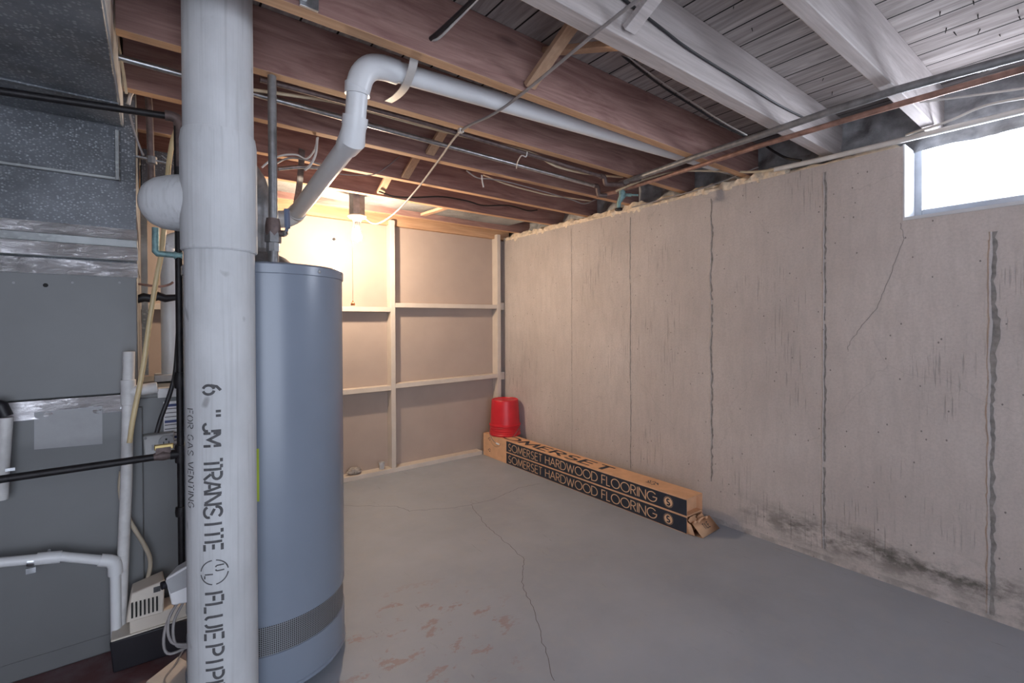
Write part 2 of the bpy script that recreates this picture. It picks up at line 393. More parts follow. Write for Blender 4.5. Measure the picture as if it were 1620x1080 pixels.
# stroke lettering ------------------------------------------------------------
def arc(cx, cy, rx, ry, a0, a1, n=14): return [(cx+rx*math.cos(math.radians(a0+(a1-a0)*i/n)), cy+ry*math.sin(math.radians(a0+(a1-a0)*i/n))) for i in range(n+1)]
GL = {
 'S': (.55, [arc(.27, .74, .21, .26, 35, 270)+arc(.27, .24, .24, .24, 90, -150)[1:]]),
 'O': (1.0, [arc(.5, .5, .5, .5, 0, 360, 28)]),
 'M': (.95, [[(0, 0), (.14, 1), (.475, .12), (.81, 1), (.95, 0)]]),
 'E': (.5, [[(.5, 1), (0, 1), (0, 0), (.5, 0)], [(0, .53), (.46, .53)]]),
 'R': (.56, [[(0, 0), (0, 1), (.22, 1)]+arc(.26, .755, .25, .245, 90, -90)+[(0, .51)], [(.22, .51), (.56, 0)]]),
 'T': (.56, [[(0, 1), (.56, 1)], [(.28, 1), (.28, 0)]]),
 'H': (.66, [[(0, 0), (0, 1)], [(.66, 0), (.66, 1)], [(0, .53), (.66, .53)]]),
 'A': (.78, [[(0, 0), (.39, 1), (.78, 0)], [(.15, .36), (.63, .36)]]),
 'D': (.76, [[(0, 0), (0, 1), (.26, 1)]+arc(.28, .5, .48, .5, 90, -90, 18)+[(0, 0)]]),
 'W': (1.1, [[(0, 1), (.28, 0), (.55, .9), (.82, 0), (1.1, 1)]]),
 'F': (.46, [[(.46, 1), (0, 1), (0, 0)], [(0, .53), (.42, .53)]]),
 'L': (.42, [[(0, 1), (0, 0), (.42, 0)]]),
 'I': (.02, [[(.01, 0), (.01, 1)]]),
 'N': (.72, [[(0, 0), (0, 1), (.72, 0), (.72, 1)]]),
 'G': (.95, [arc(.5, .5, .5, .5, 42, 360, 26)+[(.58, .5)]]),
}
def q(*ps): return list(ps)
ST = {  # stencil letters: strokes broken by bridges
 '6': (.55, [arc(.3, .32, .28, .32, 100, 255, 10), arc(.3, .32, .28, .32, -75, 80, 10), [(.02, .45), (.1, .78), (.35, 1)]]),
 '"': (.3, [[(.05, 1), (.05, .72)], [(.26, 1), (.26, .72)]]),
 'J': (.45, [[(.4, 1), (.4, .45)], [(.38, .28)]+arc(.2, .2, .2, .2, -10, -180, 8)]),
 'M': (.8, [[(0, 0), (0, .42)], [(0, .58), (0, 1)], [(.06, .95), (.4, .3), (.74, .95)], [(.8, 0), (.8, .42)], [(.8, .58), (.8, 1)]]),
 'T': (.6, [[(0, 1), (.22, 1)], [(.38, 1), (.6, 1)], [(.3, .9), (.3, 0)]]),
 'R': (.58, [[(0, 0), (0, 1)], [(.12, 1), (.3, 1)]+arc(.3, .76, .26, .24, 80, -80, 8)+[(.12, .52)], [(.26, .42), (.58, 0)]]),
 'A': (.66, [[(0, 0), (.28, .95)], [(.38, .95), (.66, 0)], [(.2, .33), (.46, .33)]]),
 'N': (.66, [[(0, 0), (0, 1)], [(.08, .95), (.58, .05)], [(.66, 0), (.66, 1)]]),
 'S': (.55, [arc(.27, .74, .24, .25, 20, 200, 10), [(.12, .6), (.42, .4)], arc(.28, .25, .25, .25, 20, -170, 10)]),
 'I': (.06, [[(.03, 0), (.03, 1)]]),
 'E': (.52, [[(0, 0), (0, 1)], [(.14, 1), (.52, 1)], [(.14, .52), (.44, .52)], [(.14, 0), (.52, 0)]]),
 'F': (.52, [[(0, 0), (0, 1)], [(.14, 1), (.52, 1)], [(.14, .52), (.44, .52)]]),
 'L': (.46, [[(0, 1), (0, 0)], [(.12, 0), (.46, 0)]]),
 'U': (.58, [[(0, 1), (0, .35)]+arc(.25, .27, .25, .27, 180, 250, 6), arc(.33, .27, .25, .27, -70, 0, 6)+[(.58, 1)]]),
 'P': (.56, [[(0, 0), (0, 1)], [(.12, 1), (.3, 1)]+arc(.3, .74, .26, .26, 80, -80, 8)+[(.12, .48)]]),
 'G': (.6, [arc(.3, .5, .3, .5, 50, 170, 10), arc(.3, .5, .3, .5, 190, 320, 10)+[(.6, .45), (.4, .45)]]),
 'O': (.6, [arc(.3, .5, .3, .5, 100, 260, 12), arc(.3, .5, .3, .5, 80, -80, 12)]),
 'V': (.62, [[(0, 1), (.27, .05)], [(.35, .05), (.62, 1)]]),
}
def layout(text, glyphs, gap=.16, space=.4):
    out = []; x = 0
    for ch in text:
        if ch == ' ': x += space; continue
        wd, st = glyphs[ch]
        for s_ in st: out.append([(x+px, py) for px, py in s_])
        x += wd+gap
    return out, x-gap
def strokes(mb, lines, width, fn, sub=0, mi=None):
    """ribbons along 2-D polylines, carried into the scene by fn(x, y)"""
    for ln in lines:
        P = [Vector((a, b)) for a, b in ln]
        if sub:
            Q = [P[0]]
            for a, b in zip(P, P[1:]):
                k = max(1, int((b-a).length/sub))
                Q += [a.lerp(b, (i+1)/k) for i in range(k)]
            P = Q
        closed = (P[0]-P[-1]).length < 1e-6; L = []; R = []
        for i, p in enumerate(P):
            if closed: a, b = P[i-1 if i else -2], P[i+1 if i < len(P)-1 else 1]
            else: a, b = P[max(i-1, 0)], P[min(i+1, len(P)-1)]
            d1 = (p-a).normalized() if (p-a).length > 1e-9 else (b-p).normalized(); d2 = (b-p).normalized() if (b-p).length > 1e-9 else d1
            n1 = Vector((-d1.y, d1.x)); n2 = Vector((-d2.y, d2.x)); nn = (n1+n2)
            nn = nn.normalized() if nn.length > 1e-6 else n1; k = min(2.2, 1/max(.3, nn.dot(n1)))
            L.append(p+nn*width/2*k); R.append(p-nn*width/2*k)
        n = len(P); vs = [fn(*x) for x in L]+[fn(*x) for x in R]
        mb.add(vs, [(i, n+i, n+i+1, i+1) for i in range(n-1)], False, mi)

# ================================================================== SETTING
XW, ZT, DECK = 2.654, 1.97, 2.222
YB0 = -1.7          # how far the room runs on behind the viewpoint
# floor with its cracks (second material, flush ribbons)
fl = MB(); fl.box((-1.5, YB0, -.1), (XW+.3, 3.95, 0))
def crack(pix, wd):
    pts = [at(u, v, Z=0) for u, v in pix]; P = []
    for a, b in zip(pts, pts[1:]):
        k = max(2, int((b-a).length/.02))
        for i in range(k):
            p = a.lerp(b, i/k); P.append((p.x+random.uniform(-.006, .006), p.y+random.uniform(-.006, .006)))
    strokes(fl, [P], wd, lambda x, y: Vector((x, y, .0006)), mi=1)
crack([(745, 798), (768, 830), (805, 862), (830, 885), (826, 925), (838, 950), (852, 985), (858, 1010), (868, 1045), (876, 1085)], .0024)
crack([(500, 799), (628, 801), (648, 808), (720, 803), (745, 798), (780, 790), (820, 772), (858, 764)], .0026)
struct('floor', fl, ['floor_paint', 'crack_dark'])

# right wall: poured concrete, window notch, form joints with fins of grout
wl = MB(); WY0, WY1, WZ = -.30, .619, 1.648
wl.box((XW, WY1, -.1), (XW+.26, 3.95, ZT)); wl.box((XW, YB0, -.1), (XW+.26, WY1, WZ)); wl.box((XW, YB0, WZ), (XW+.26, WY0, ZT))
def joint(y, h, wd, dark, top=1.95, bot=.0, jag=.004, wide=0):
    Z = []; z = bot
    while z < top: Z.append(z); z += random.uniform(.012, .03)
    yy = y; vs = []; dk = []
    for z in Z:
        yy += random.uniform(-jag, jag)*.6; yy += (y-yy)*.2
        hh = h*random.uniform(.2, 1.0); ww = wd*random.uniform(.6, 1.1)
        vs += [(XW+.001, yy+ww, z), (XW-hh, yy+ww*.2, z), (XW-hh*.8, yy-ww*.3, z), (XW+.001, yy-ww, z)]
        dd = dark*random.uniform(.35, 1.2)+wide*max(0, .4+1.6*noise.noise(Vector((y*9, 0, z*4))))*min(1, max(.15, (z-.7)/.3))
        dk += [(XW-.0012, yy-ww*.6, z), (XW-.0012, yy-ww-dd, z)]
    for i in range(len(Z)-1):
        a = vs[i*4:i*4+8]; wl.add(a, [(0, 4, 5, 1), (1, 5, 6, 2), (2, 6, 7, 3)], True, 0)
        if wide or random.random() < .93: wl.add(dk[i*2:i*2+4], [(0, 2, 3, 1)], False, 1)
joint(2.709, .002, .003, .002); joint(2.129, .003, .004, .0045); joint(1.529, .006, .006, .009, bot=.24, jag=.007)
joint(.933, .008, .007, .008, bot=.06); joint(.347, .010, .009, .012, top=1.56, bot=.02, wide=.010)
ckp = [at(u, v, X=XW) for u, v in ((1424, 352), (1430, 378), (1416, 415), (1405, 445), (1387, 488), (1364, 515), (1345, 540), (1340, 556))]; CP = []
for a, b in zip(ckp, ckp[1:]):
    for i in range(6):
        p = a.lerp(b, i/6); CP.append((p.y+random.uniform(-.003, .003), p.z+random.uniform(-.003, .003)))
strokes(wl, [CP], .0022, lambda y, z: Vector((XW-.0008, y, z)), mi=1)
wr = struct('wall_right', wl, ['wall_concrete', 'joint_dark'])
# window in the notch
t = MB(); FX = XW+.165
for (y0, y1, z0, z1) in ((WY1-.032, WY1, WZ-.02, 2.0), (WY0, WY0+.032, WZ-.02, 2.0), (WY0+.032, WY1-.032, WZ-.02, WZ+.055), (WY0, WY1, 1.985, 2.02), ): t.box((FX-.012, y0, z0), (FX+.04, y1, z1))
win = struct('window_1', t, 'frame_paint', bevel=.003)
t = MB(); t.box((FX+.008, WY0+.025, WZ+.045), (FX+.012, WY1-.025, 1.99)); t.build('pane', 'window_glass', win)
t = MB(); t.box((XW-.003, WY1-.006, WZ), (FX-.012, WY1+.0005, 1.975)); t.box((XW-.006, WY0, WZ-.010), (FX-.012, WY1, WZ+.004)); t.box((XW-.003, WY0, WZ), (FX-.012, WY0+.006, 1.975)); t.build('jamb', 'jamb_paint', win)
# grey insulation packed between the joist ends on top of the wall
t = MB(); ny, nz = 260, 14; vs = []
for i in range(ny+1):
    for j in range(nz+1):
        y = YB0+(3.9-YB0)*i/ny; z = 1.965+.26*j/nz
        n_ = noise.fractal(Vector((y*7, z*9, 3)), 1, 2, 4)
        vs.append((XW+.155-.035*n_-.03*(1-j/nz)**2, y, z))
t.add(vs, [(i*(nz+1)+j, i*(nz+1)+j+1, (i+1)*(nz+1)+j+1, (i+1)*(nz+1)+j) for i in range(ny) for j in range(nz)], True)
t.box((XW+.19, YB0, ZT+.05), (XW+.26, 3.95, DECK))
struct('trim_1', t, 'insulation_grey')
# cream foam bead on the sill
def foam(y0, y1, seed, rmin, rmax, x):
    t = MB(); n = int((y1-y0)/.012); vs = []; K = 12
    for i in range(n+1):
        y = y0+(y1-y0)*i/n
        r = rmin+(rmax-rmin)*max(0, min(1, .5+1.1*noise.noise(Vector((y*6, seed, 0)))))
        if i in (0, n): r *= .1
        for k in range(K):
            a = 2*PI*k/K; rr = r*(1+.55*noise.noise(Vector((y*28, math.cos(a)*1.6+seed, math.sin(a)*1.6))))
            vs.append((x+rr*math.cos(a)*1.1, y, ZT+.012+rr*math.sin(a)*1.05))
    t.add(vs, [(i*K+k, i*K+(k+1)%K, (i+1)*K+(k+1)%K, (i+1)*K+k) for i in range(n) for k in range(K)], True)
    return t
struct('trim_2', foam(1.10, 3.64, 3, .020, .050, XW+.040), 'foam_cream')
struct('trim_3', foam(.64, 1.14, 8, .008, .022, XW+.05), 'foam_cream')
# back panel, side wall
t = MB(); t.box((-1.5, 3.664, -.1), (XW, 3.70, 1.985)); t.box((-1.55, 3.70, -.1), (XW+.3, 3.76, DECK)); struct('wall_back', t, 'panel_paint')
t = MB(); t.box((-1.55, YB0, -.1), (-1.45, 3.9, DECK)); struct('wall_left', t, 'old_board')
t = MB(); t.box((.9, YB0-.1, -.1), (XW+.26, YB0, DECK)); struct('fill_block_wall', t, 'old_board')  # unseen partial wall, added behind the viewpoint to cut fill light
# deck
t = MB(); t.box((-1.5, YB0, DECK), (XW+.26, 3.95, DECK+.03)); ceil_ = struct('ceiling', t, 'deck_planks')
for i in range(46):
    x = random.uniform(1.0, 2.55); y = random.choice([random.uniform(.20, .49), random.uniform(.20, .49), random.uniform(.60, .86)])
    p = Vector((x, y, DECK+.004)); d = Vector((random.uniform(-.5, .5), random.uniform(-.5, .5), -1)).normalized()
    t = MB(); t.tube([p, p+d*random.uniform(.014, .024)], [.0022, .0008], 6); o = t.build('nail', 'black_iron', ceil_)

# ================================================================== JOISTS
def joist(y0, y1, x0, x1, mat, label, z0=2.02, notch=False):
    t = MB(); N = 22; X = [x0+(x1-x0)*i/N for i in range(N+1)]; ph = random.uniform(0, 9)
    vs = []
    for x in X:
        wy = .003*math.sin(x*1.7+ph); wz = .003*math.sin(x*1.3+ph*2)
        vs += [(x, y0+wy, z0+wz), (x, y1+wy, z0+wz), (x, y1+wy, DECK), (x, y0+wy, DECK)]
    fs = []
    for i in range(N):
        for k in range(4): fs.append((i*4+k, i*4+(k+1)%4, (i+1)*4+(k+1)%4, (i+1)*4+k))
    fs += [(3, 2, 1, 0), (N*4, N*4+1, N*4+2, N*4+3)]
    t.add(vs, fs)
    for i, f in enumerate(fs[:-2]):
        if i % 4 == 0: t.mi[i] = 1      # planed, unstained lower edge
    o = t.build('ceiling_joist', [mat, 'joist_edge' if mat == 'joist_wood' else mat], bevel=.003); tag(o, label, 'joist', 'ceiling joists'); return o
joist(.112, .155, .9, 2.80, 'joist_window_lit', 'pale wooden joist at the top right corner, nearest the window glass')
joist(.512, .556, -.078, 2.80, 'joist_window_lit', 'pale grey ceiling joist meeting the wall just left of the window')
joist(.897, .953, -.078, 2.80, 'joist_window_lit', 'broad pale joist with a dark wire along its side and large knot')
joist(1.318, 1.364, -.078, 2.80, 'joist_wood', 'brown joist just in front of the white plastic pipe, with black cables from a hole')
joist(1.717, 1.762, -.078, 2.80, 'joist_wood', 'reddish joist just behind the long white plastic pipe, holding the cable staple')
joist(2.130, 2.174, -.078, 2.76, 'joist_wood', 'reddish joist just behind the long steel conduit')
joist(2.552, 2.596, -1.4, 2.79, 'joist_wood', 'reddish joist between the conduit joist and the one with a dark hanging wire')
joist(2.950, 2.994, -1.4, 2.82, 'joist_wood', 'reddish joist in front of the galvanized sheet above the bulb')
joist(3.405, 3.449, -1.4, 2.85, 'joist_wood', 'reddish joist directly behind the bulb, in front of the shelf posts')
t = MB(); t.box((-1.4, 3.62, 1.985), (2.72, 3.662, DECK)); tag(t.build('ceiling_joist', 'joist_edge', bevel=.003), 'orange lit board along the top of the shelf wall, behind the posts', 'joist', 'ceiling joists')  # orange glow of the bulb put into the board's colour
# galvanized sheet closing the bay above the bulb
t = MB(); N = 60; vs = []
for i in range(N+1):
    for j in range(5):
        x = -1.0+3.55*i/N; y = 2.994+(3.405-2.994)*j/4
        vs.append((x, y, 2.068+.004*noise.noise(Vector((x*9, y*9, 0)))))
t.add(vs, [(i*5+j, i*5+j+1, (i+1)*5+j+1, (i+1)*5+j) for i in range(N) for j in range(4)], True)
t.box((-1.0, 2.994, 2.072), (2.55, 3.405, 2.08))
tag(t.build('sheet_metal_pan', 'galvanized'), 'galvanized sheet metal between the two joists above the bulb', 'sheet metal')
# cross bridging: each bay an X of two short pieces
def brace(xa, y0, z0, y1, z1, label, mat='brace_wood', w_=.045):
    t = MB(); t.bar((xa, y0, z0), (xa, y1, z1), w_, .019, up=(0, 0, 1)); o = t.build('cross_brace', mat, bevel=.0015)
    return tag(o, label, 'brace', 'cross bridging between the joists')
bl = [(1.10, .556, .897, 'pale short brace between the two pale joists at the top of the picture', 'joist_window_lit'),
      (1.075, .953, 1.318, 'pale brown brace rising from the black cable joist to the broad pale joist', 'brace_wood'),
      (1.10, 1.762, 2.130, 'short brown brace behind the white pipe, crossing over the steel conduit', 'brace_wood'),
      (1.16, 2.174, 2.552, 'short brown brace in the bay just beyond the conduit joist', 'brace_wood'),
      (1.17, 2.596, 2.950, 'short orange brace in the bay in front of the bulb', 'brace_wood')]
for x, ya, yb, lb, mt in bl:
    brace(x, ya+.012, 2.205, yb-.012, 2.035, lb, mt)
brace(1.16, .953+.008, 2.05, 1.318-.008, 2.19, 'orange lit brace crossing behind the pale one at the broad pale joist')
brace(1.70, 3.02, 2.035, 3.39, 2.05, 'small orange block under the galvanized sheet right of the bulb')

# ================================================================== SHELF WALL
SY0, SY1 = 3.58, 3.664
sw = thing('built_in_shelves', (1.53, 3.62, 0), 'cream painted wooden wall shelves between posts on the back wall', 'shelves')
def part(name, mat, parent, f, **k):
    t = MB(); f(t); return t.build(name, mat, parent, **k)
for x in (.47, 1.508, 2.551): part('post', 'shelf_paint', sw, lambda t: t.box((x, SY0, .036), (x+.038, SY1, 2.02 if x > 1 else 1.98)), bevel=.002)
part('bottom_plate', 'shelf_paint', sw, lambda t: t.box((-.6, SY0-.004, 0), (2.37, SY1, .036)), bevel=.002)
def shelf(x0, x1, zl, zr, th=.037):
    t = MB(); t.hexa([(x0, SY0+.002, zl), (x1, SY0+.002, zr), (x1, SY1, zr), (x0, SY1, zl)], [(x0, SY0+.002, zl+th), (x1, SY0+.002, zr+th), (x1, SY1, zr+th), (x0, SY1, zl+th)])
    t.build('shelf', 'shelf_paint', sw, bevel=.002)
shelf(1.546, 2.551, 1.323, 1.327); shelf(1.546, 2.551, .672, .684); shelf(.508, 1.508, 1.284, 1.287); shelf(.508, 1.508, .657, .660)
shelf(-.6, .47, 1.284, 1.284); shelf(-.6, .47, .657, .657)
for z in (1.318, .66): part('spacer_block', 'shelf_paint', sw, lambda t: t.box((2.589, SY0+.03, z), (2.652, SY0+.068, z+.07)), bevel=.002)
# small items on the plate
def rock(c, s, seed, label):
    t = MB(); bm = bmesh.new(); bmesh.ops.create_icosphere(bm, subdivisions=4, radius=1)
    vs = [Vector((v.co.x*s[0], v.co.y*s[1], v.co.z*s[2]))*(1+.34*noise.fractal(v.co*1.5+Vector((seed, 0, 0)), 1, 2, 4)) for v in bm.verts]
    zm = min(v.z for v in vs); fs = [[v.index for v in f.verts] for f in bm.faces]; bm.free()
    t.add([v+Vector(c)-Vector((0, 0, zm*.9)) for v in vs], fs, True)
    return tag(t.build('rock', 'stone'), label, 'rock')
rock((1.222, 3.622, .036), (.052, .035, .026), 5, 'grey lumpy stone on the bottom board of the shelf wall')
t = MB(); t.lathe([(.0, .001), (.0195, .001), (.024, .05), (.0255, .052), (.0255, .056), (.0232, .056), (.019, .004), (0, .004)], (1.436, 3.61, .036), n=24)
tag(t.build('plastic_cup', 'pvc_dirty'), 'small pale plastic cup on the bottom board near the middle post', 'cup')
# little plate with a black knob on the panel
wp = thing('wall_plate', (1.087, 3.66, 1.83), 'small square plate with a black knob on the panel left of the bulb', 'wall plate')
part('plate', 'shelf_paint', wp, lambda t: t.box((1.073, 3.657, 1.815), (1.103, 3.664, 1.862)), bevel=.001)
part('knob', 'black_plastic', wp, lambda t: t.lathe([(.0, 0), (.010, 0), (.011, .012), (.008, .016), (0, .016)], (1.090, 3.658, 1.832), (0, -1, 0), 16))

# ================================================================== LIGHT FIXTURE
LX, LY, LZ = 1.076, 3.10, 1.765
lf = thing('ceiling_light', (LX, LY, 1.89), 'bare glowing bulb in a porcelain holder under the joists, with a pull string', 'light')
part('junction_box', 'grey_iron', lf, lambda t: t.lathe([(0, 0), (.052, 0), (.052, .16), (0, .16)], (LX, LY, 1.905), n=8, smooth=False))
part('lampholder', 'porcelain', lf, lambda t: t.lathe([(0, .018), (.056, .018), (.060, .010), (.052, .0), (.030, -.006), (.026, -.020), (.024, -.022), (0, -.022)], (LX, LY, 1.888), n=32))
part('socket', 'grey_iron', lf, lambda t: t.lathe([(.018, 0), (.0185, -.03), (.015, -.042), (.013, -.05)], (LX, LY, 1.868), n=20))
bp = [(.013, .063), (.0145, .05), (.021, .03)]+[(.0295*math.cos(a), .0295*math.sin(a)) for a in [math.radians(x) for x in range(40, -91, -10)]]
part('bulb', 'bulb_glow', lf, lambda t: t.lathe(bp, (LX, LY, LZ), n=28))
pc = part('pull_string', 'cable_cream', lf, lambda t: t.tube([(LX-.022, LY-.012, 1.872), (LX-.036, LY-.012, 1.80), (LX-.036, LY-.012, 1.336)], .0013, 6))
part('pull_tassel', 'orange_plastic', pc, lambda t: t.lathe([(.002, .02), (.005, .014), (.006, .008), (.013, .002), (.014, -.012), (0, -.012)], (LX-.036, LY-.012, 1.325), n=8, smooth=False))

# ================================================================== BUCKET
bx, by, bz = 2.508, 3.41, .2015
bk = thing('bucket', (bx, by, bz), 'red plastic bucket turned upside down on the stacked boxes in the corner', 'bucket')
part('body', 'red_plastic', bk, lambda t: t.lathe([(.128, 0), (.139, 0), (.1405, .012), (.136, .018), (.1385, .030), (.1345, .034), (.1375, .050), (.1335, .054), (.1365, .072), (.134, .076), (.141, .083), (.1415, .094), (.132, .099), (.1205, .300), (.119, .308), (.116, .312), (.109, .312), (.106, .306), (.03, .304), (.012, .308), (0, .308)], (bx, by, bz), n=48))
hp = []
for i in range(25):
    a = PI*i/24; dv = Vector((-.80, -.60, 0)); sd = Vector((.60, -.80, 0))
    hp.append(Vector((bx, by, bz+.075))+sd*.143*math.cos(a)+dv*(.145*math.sin(a)+.008)+Vector((0, 0, -.135*math.sin(a)**1.6)))
hd = part('handle', 'grey_iron', bk, lambda t: t.tube(hp, .0022, 8))
g0, g1 = hp[9], hp[15]
part('grip', 'paper_white', hd, lambda t: t.tube(hp[10:15], .0075, 10))

# ================================================================== FLOORING BOXES
BX0, BX1, BYN, BYF = 2.378, 2.535, 1.512, 3.565
def carton(z0, label, opened):
    root = thing('flooring_box', ((BX0+BX1)/2, 2.54, z0), label, 'box', 'flooring boxes stacked along the wall')
    t = MB(); h = .0985; z1 = z0+h; e = .0006
    t.quad((BX0, BYF, z0), (BX0, BYN, z0), (BX0, BYN, z1), (BX0, BYF, z1)); t.quad((BX1, BYN, z0), (BX1, BYF, z0), (BX1, BYF, z1), (BX1, BYN, z1))
    t.quad((BX0, BYN, z1), (BX1, BYN, z1), (BX1, BYF, z1), (BX0, BYF, z1)); t.quad((BX0, BYF, z0), (BX1, BYF, z0), (BX1, BYN, z0), (BX0, BYN, z0))
    t.quad((BX0, BYF, z0), (BX0, BYF, z1), (BX1, BYF, z1), (BX1, BYF, z0))
    dep = .10 if opened else .035
    if not opened: t.quad((BX0, BYN+dep, z0), (BX1, BYN+dep, z0), (BX1, BYN+dep, z1), (BX0, BYN+dep, z1))
    else: t.quad((BX0, BYN+dep, z0), (BX1, BYN+dep, z0), (BX1, BYN+dep, z1), (BX0, BYN+dep, z1))
    c = .003     # inside faces near the open end
    t.quad((BX0+c, BYN, z0), (BX0+c, BYN+dep, z0), (BX0+c, BYN+dep, z1), (BX0+c, BYN, z1)); t.quad((BX1-c, BYN+dep, z0), (BX1-c, BYN, z0), (BX1-c, BYN, z1), (BX1-c, BYN+dep, z1))
    t.quad((BX0, BYN, z1-c), (BX0, BYN+dep, z1-c), (BX1, BYN+dep, z1-c), (BX1, BYN, z1-c)); t.quad((BX0, BYN, z0+c), (BX1, BYN, z0+c), (BX1, BYN+dep, z0+c), (BX0, BYN+dep, z0+c))
    for (a, b) in (((BX0, BYN, z0), (BX0+c, BYN, z1)), ((BX1-c, BYN, z0), (BX1, BYN, z1)), ((BX0, BYN, z1-c), (BX1, BYN, z1)), ((BX0, BYN, z0), (BX1, BYN, z0+c))):
        t.quad(a, (b[0], BYN, a[2]), b, (a[0], BYN, b[2]))
    t.build('carton', 'kraft', root)
    t = MB(); t.quad((BX0-e, 3.215, z0+.003), (BX0-e, BYN+.001, z0+.003), (BX0-e, BYN+.001, z0+.092), (BX0-e, 3.215, z0+.092)); t.build('dark_side_band', 'ink_navy', root)
    # lettering on the side
    ln, wd = layout('SOMERSET HARDWOOD FLOORING', GL, .17, .42); H = .058; sc = (3.185-1.715)/wd
    t = MB(); strokes(t, ln, .098, lambda x, y: Vector((BX0-e*2, 3.185-x*sc, z0+.018+y*H)), .12)
    t.build('side_lettering', 'kraft_print', root)
    cy, cz, r = 1.632, z0+.047, .027
    t = MB(); strokes(t, [arc(0, 0, r*.5, r*.5, 0, 360, 32)], r, lambda x, y: Vector((BX0-e*2, cy-x, cz+y)))
    for k in range(24):
        a = 2*PI*k/24; strokes(t, [[(r*1.08*math.cos(a), r*1.08*math.sin(a)), (r*1.25*math.cos(a+.1), r*1.25*math.sin(a+.1))]], .0022, lambda x, y: Vector((BX0-e*2, cy-x, cz+y)))
    em = t.build('round_emblem', 'kraft_print', root)
    ln, wd = layout('S', GL); t = MB(); strokes(t, ln, .24, lambda x, y: Vector((BX0-e*3.2, cy+.0105-x*.039, cz-.017+y*.034)), .1); t.build('emblem_letter', 'ink_navy', em)
    # recycling-like marks on the plain end of the side
    t = MB()
    for k in range(3):
        a = 2*PI*k/3+.3; strokes(t, [arc(0, 0, .011, .011, math.degrees(a), math.degrees(a)+80, 5)], .006, lambda x, y: Vector((BX0-e, 3.47-x*1.3, z0+.062+y)))
    for k in range(3): strokes(t, [[(0, 0), (0, .022)]], .005, lambda x, y: Vector((BX0-e, 3.545-k*.007, z0+.05+y)))
    t.build('printed_mark', 'ink_navy', root)
    return root
b1 = carton(.001, 'lower of the two long dark lettered boxes, lying on the floor with its end open', True)
b2 = carton(.1005, 'upper of the two long dark lettered boxes, with the red bucket on it', False)
# print on the top of the upper box
zt = .1998
ln, wd = layout('SOMERSET', GL, .2); sc = (3.50-2.13)/wd; t = MB()
strokes(t, ln, .17, lambda x, y: Vector((BX0+.03+y*.088, 3.50-x*sc-(y-.5)*.0, zt)), .15); t.build('top_lettering', 'ink_navy', b2)
t = MB()
for k in range(9):
    a = 2*PI*k/9+.3; b = a+random.uniform(.5, 1.6); q0 = (random.uniform(.006, .014)*math.cos(a), random.uniform(.01, .03)*math.sin(a))
    strokes(t, [[q0, (q0[0]+.012*math.cos(b), q0[1]+.016*math.sin(b))]], random.uniform(.004, .008), lambda x, y: Vector((BX0+.075+x*1.8, 1.80-y*1.5, zt)))
for k in range(5): strokes(t, [[(0, 0), (.10+.02*(k%2), 0)]], .0035, lambda x, y: Vector((BX0+.055+k*.014, 1.735-x, zt)))
for k in range(3): strokes(t, [[(0, 0), (.0, .016)]], .004, lambda x, y: Vector((BX0+.10+y, 1.58-k*.008, zt)))
t.build('printed_mark', 'ink_faded', b2)
# seam cut of the hand hole in the plain end
t = MB(); strokes(t, [arc(0, 0, .075, .052, 185, 355, 20)], .0022, lambda x, y: Vector((BX0-.0012, 3.37-x, .165+y))); t.build('flap_cut', 'ink_faded', b2)
# open flap of the lower box
t = MB(); fy = 1.432
A = [(BX0+.004, BYN, .003), (BX1+.012, BYN, .003), (BX1+.06, fy+.008, .002), (BX0+.022, fy-.004, .002)]
t.add(A, [(0, 1, 2, 3)]); B = [(BX0+.022, fy-.004, .002), (BX1+.06, fy+.008, .002), (BX1+.045, 1.495, .064), (BX0+.014, 1.487, .066)]
t.add(B, [(0, 1, 2, 3)]); t.add([A[0], (BX0+.004, BYN, .07), (BX0+.010, 1.492, .058), (BX0+.012, 1.47, .004)], [(0, 1, 2, 3)])
o = t.build('end_flap', 'kraft', b1); sm_ = o.modifiers.new('thick', 'SOLIDIFY'); sm_.thickness = .003
t = MB(); ln, wd = layout('TILE', GL, .3); Bv = [Vector(x) for x in B]; nrm = (Bv[1]-Bv[0]).cross(Bv[3]-Bv[0]).normalized()
if nrm.y > 0: nrm = -nrm
strokes(t, ln, .13, lambda x, y: Bv[0]+(Bv[1]-Bv[0])*(.34+.30*x/wd)+(Bv[3]-Bv[0])*(.36+.34*y)+nrm*.0036, .3); t.build('handwriting', 'ink_black', b1)
t = MB(); n = 14; vs = []
for i in range(n+1):
    for j in range(n+1):
        x = BX0+.01+.145*i/n; y = 1.475+.06*j/n
        vs.append((x, y, .072+.016*noise.fractal(Vector((x*30, y*30, 1)), 1, 2, 3)+.008*math.sin(j*.9)))
t.add(vs, [(i*(n+1)+j, (i+1)*(n+1)+j, (i+1)*(n+1)+j+1, i*(n+1)+j+1) for i in range(n) for j in range(n)], True)
o = t.build('torn_paper', 'kraft', b1)

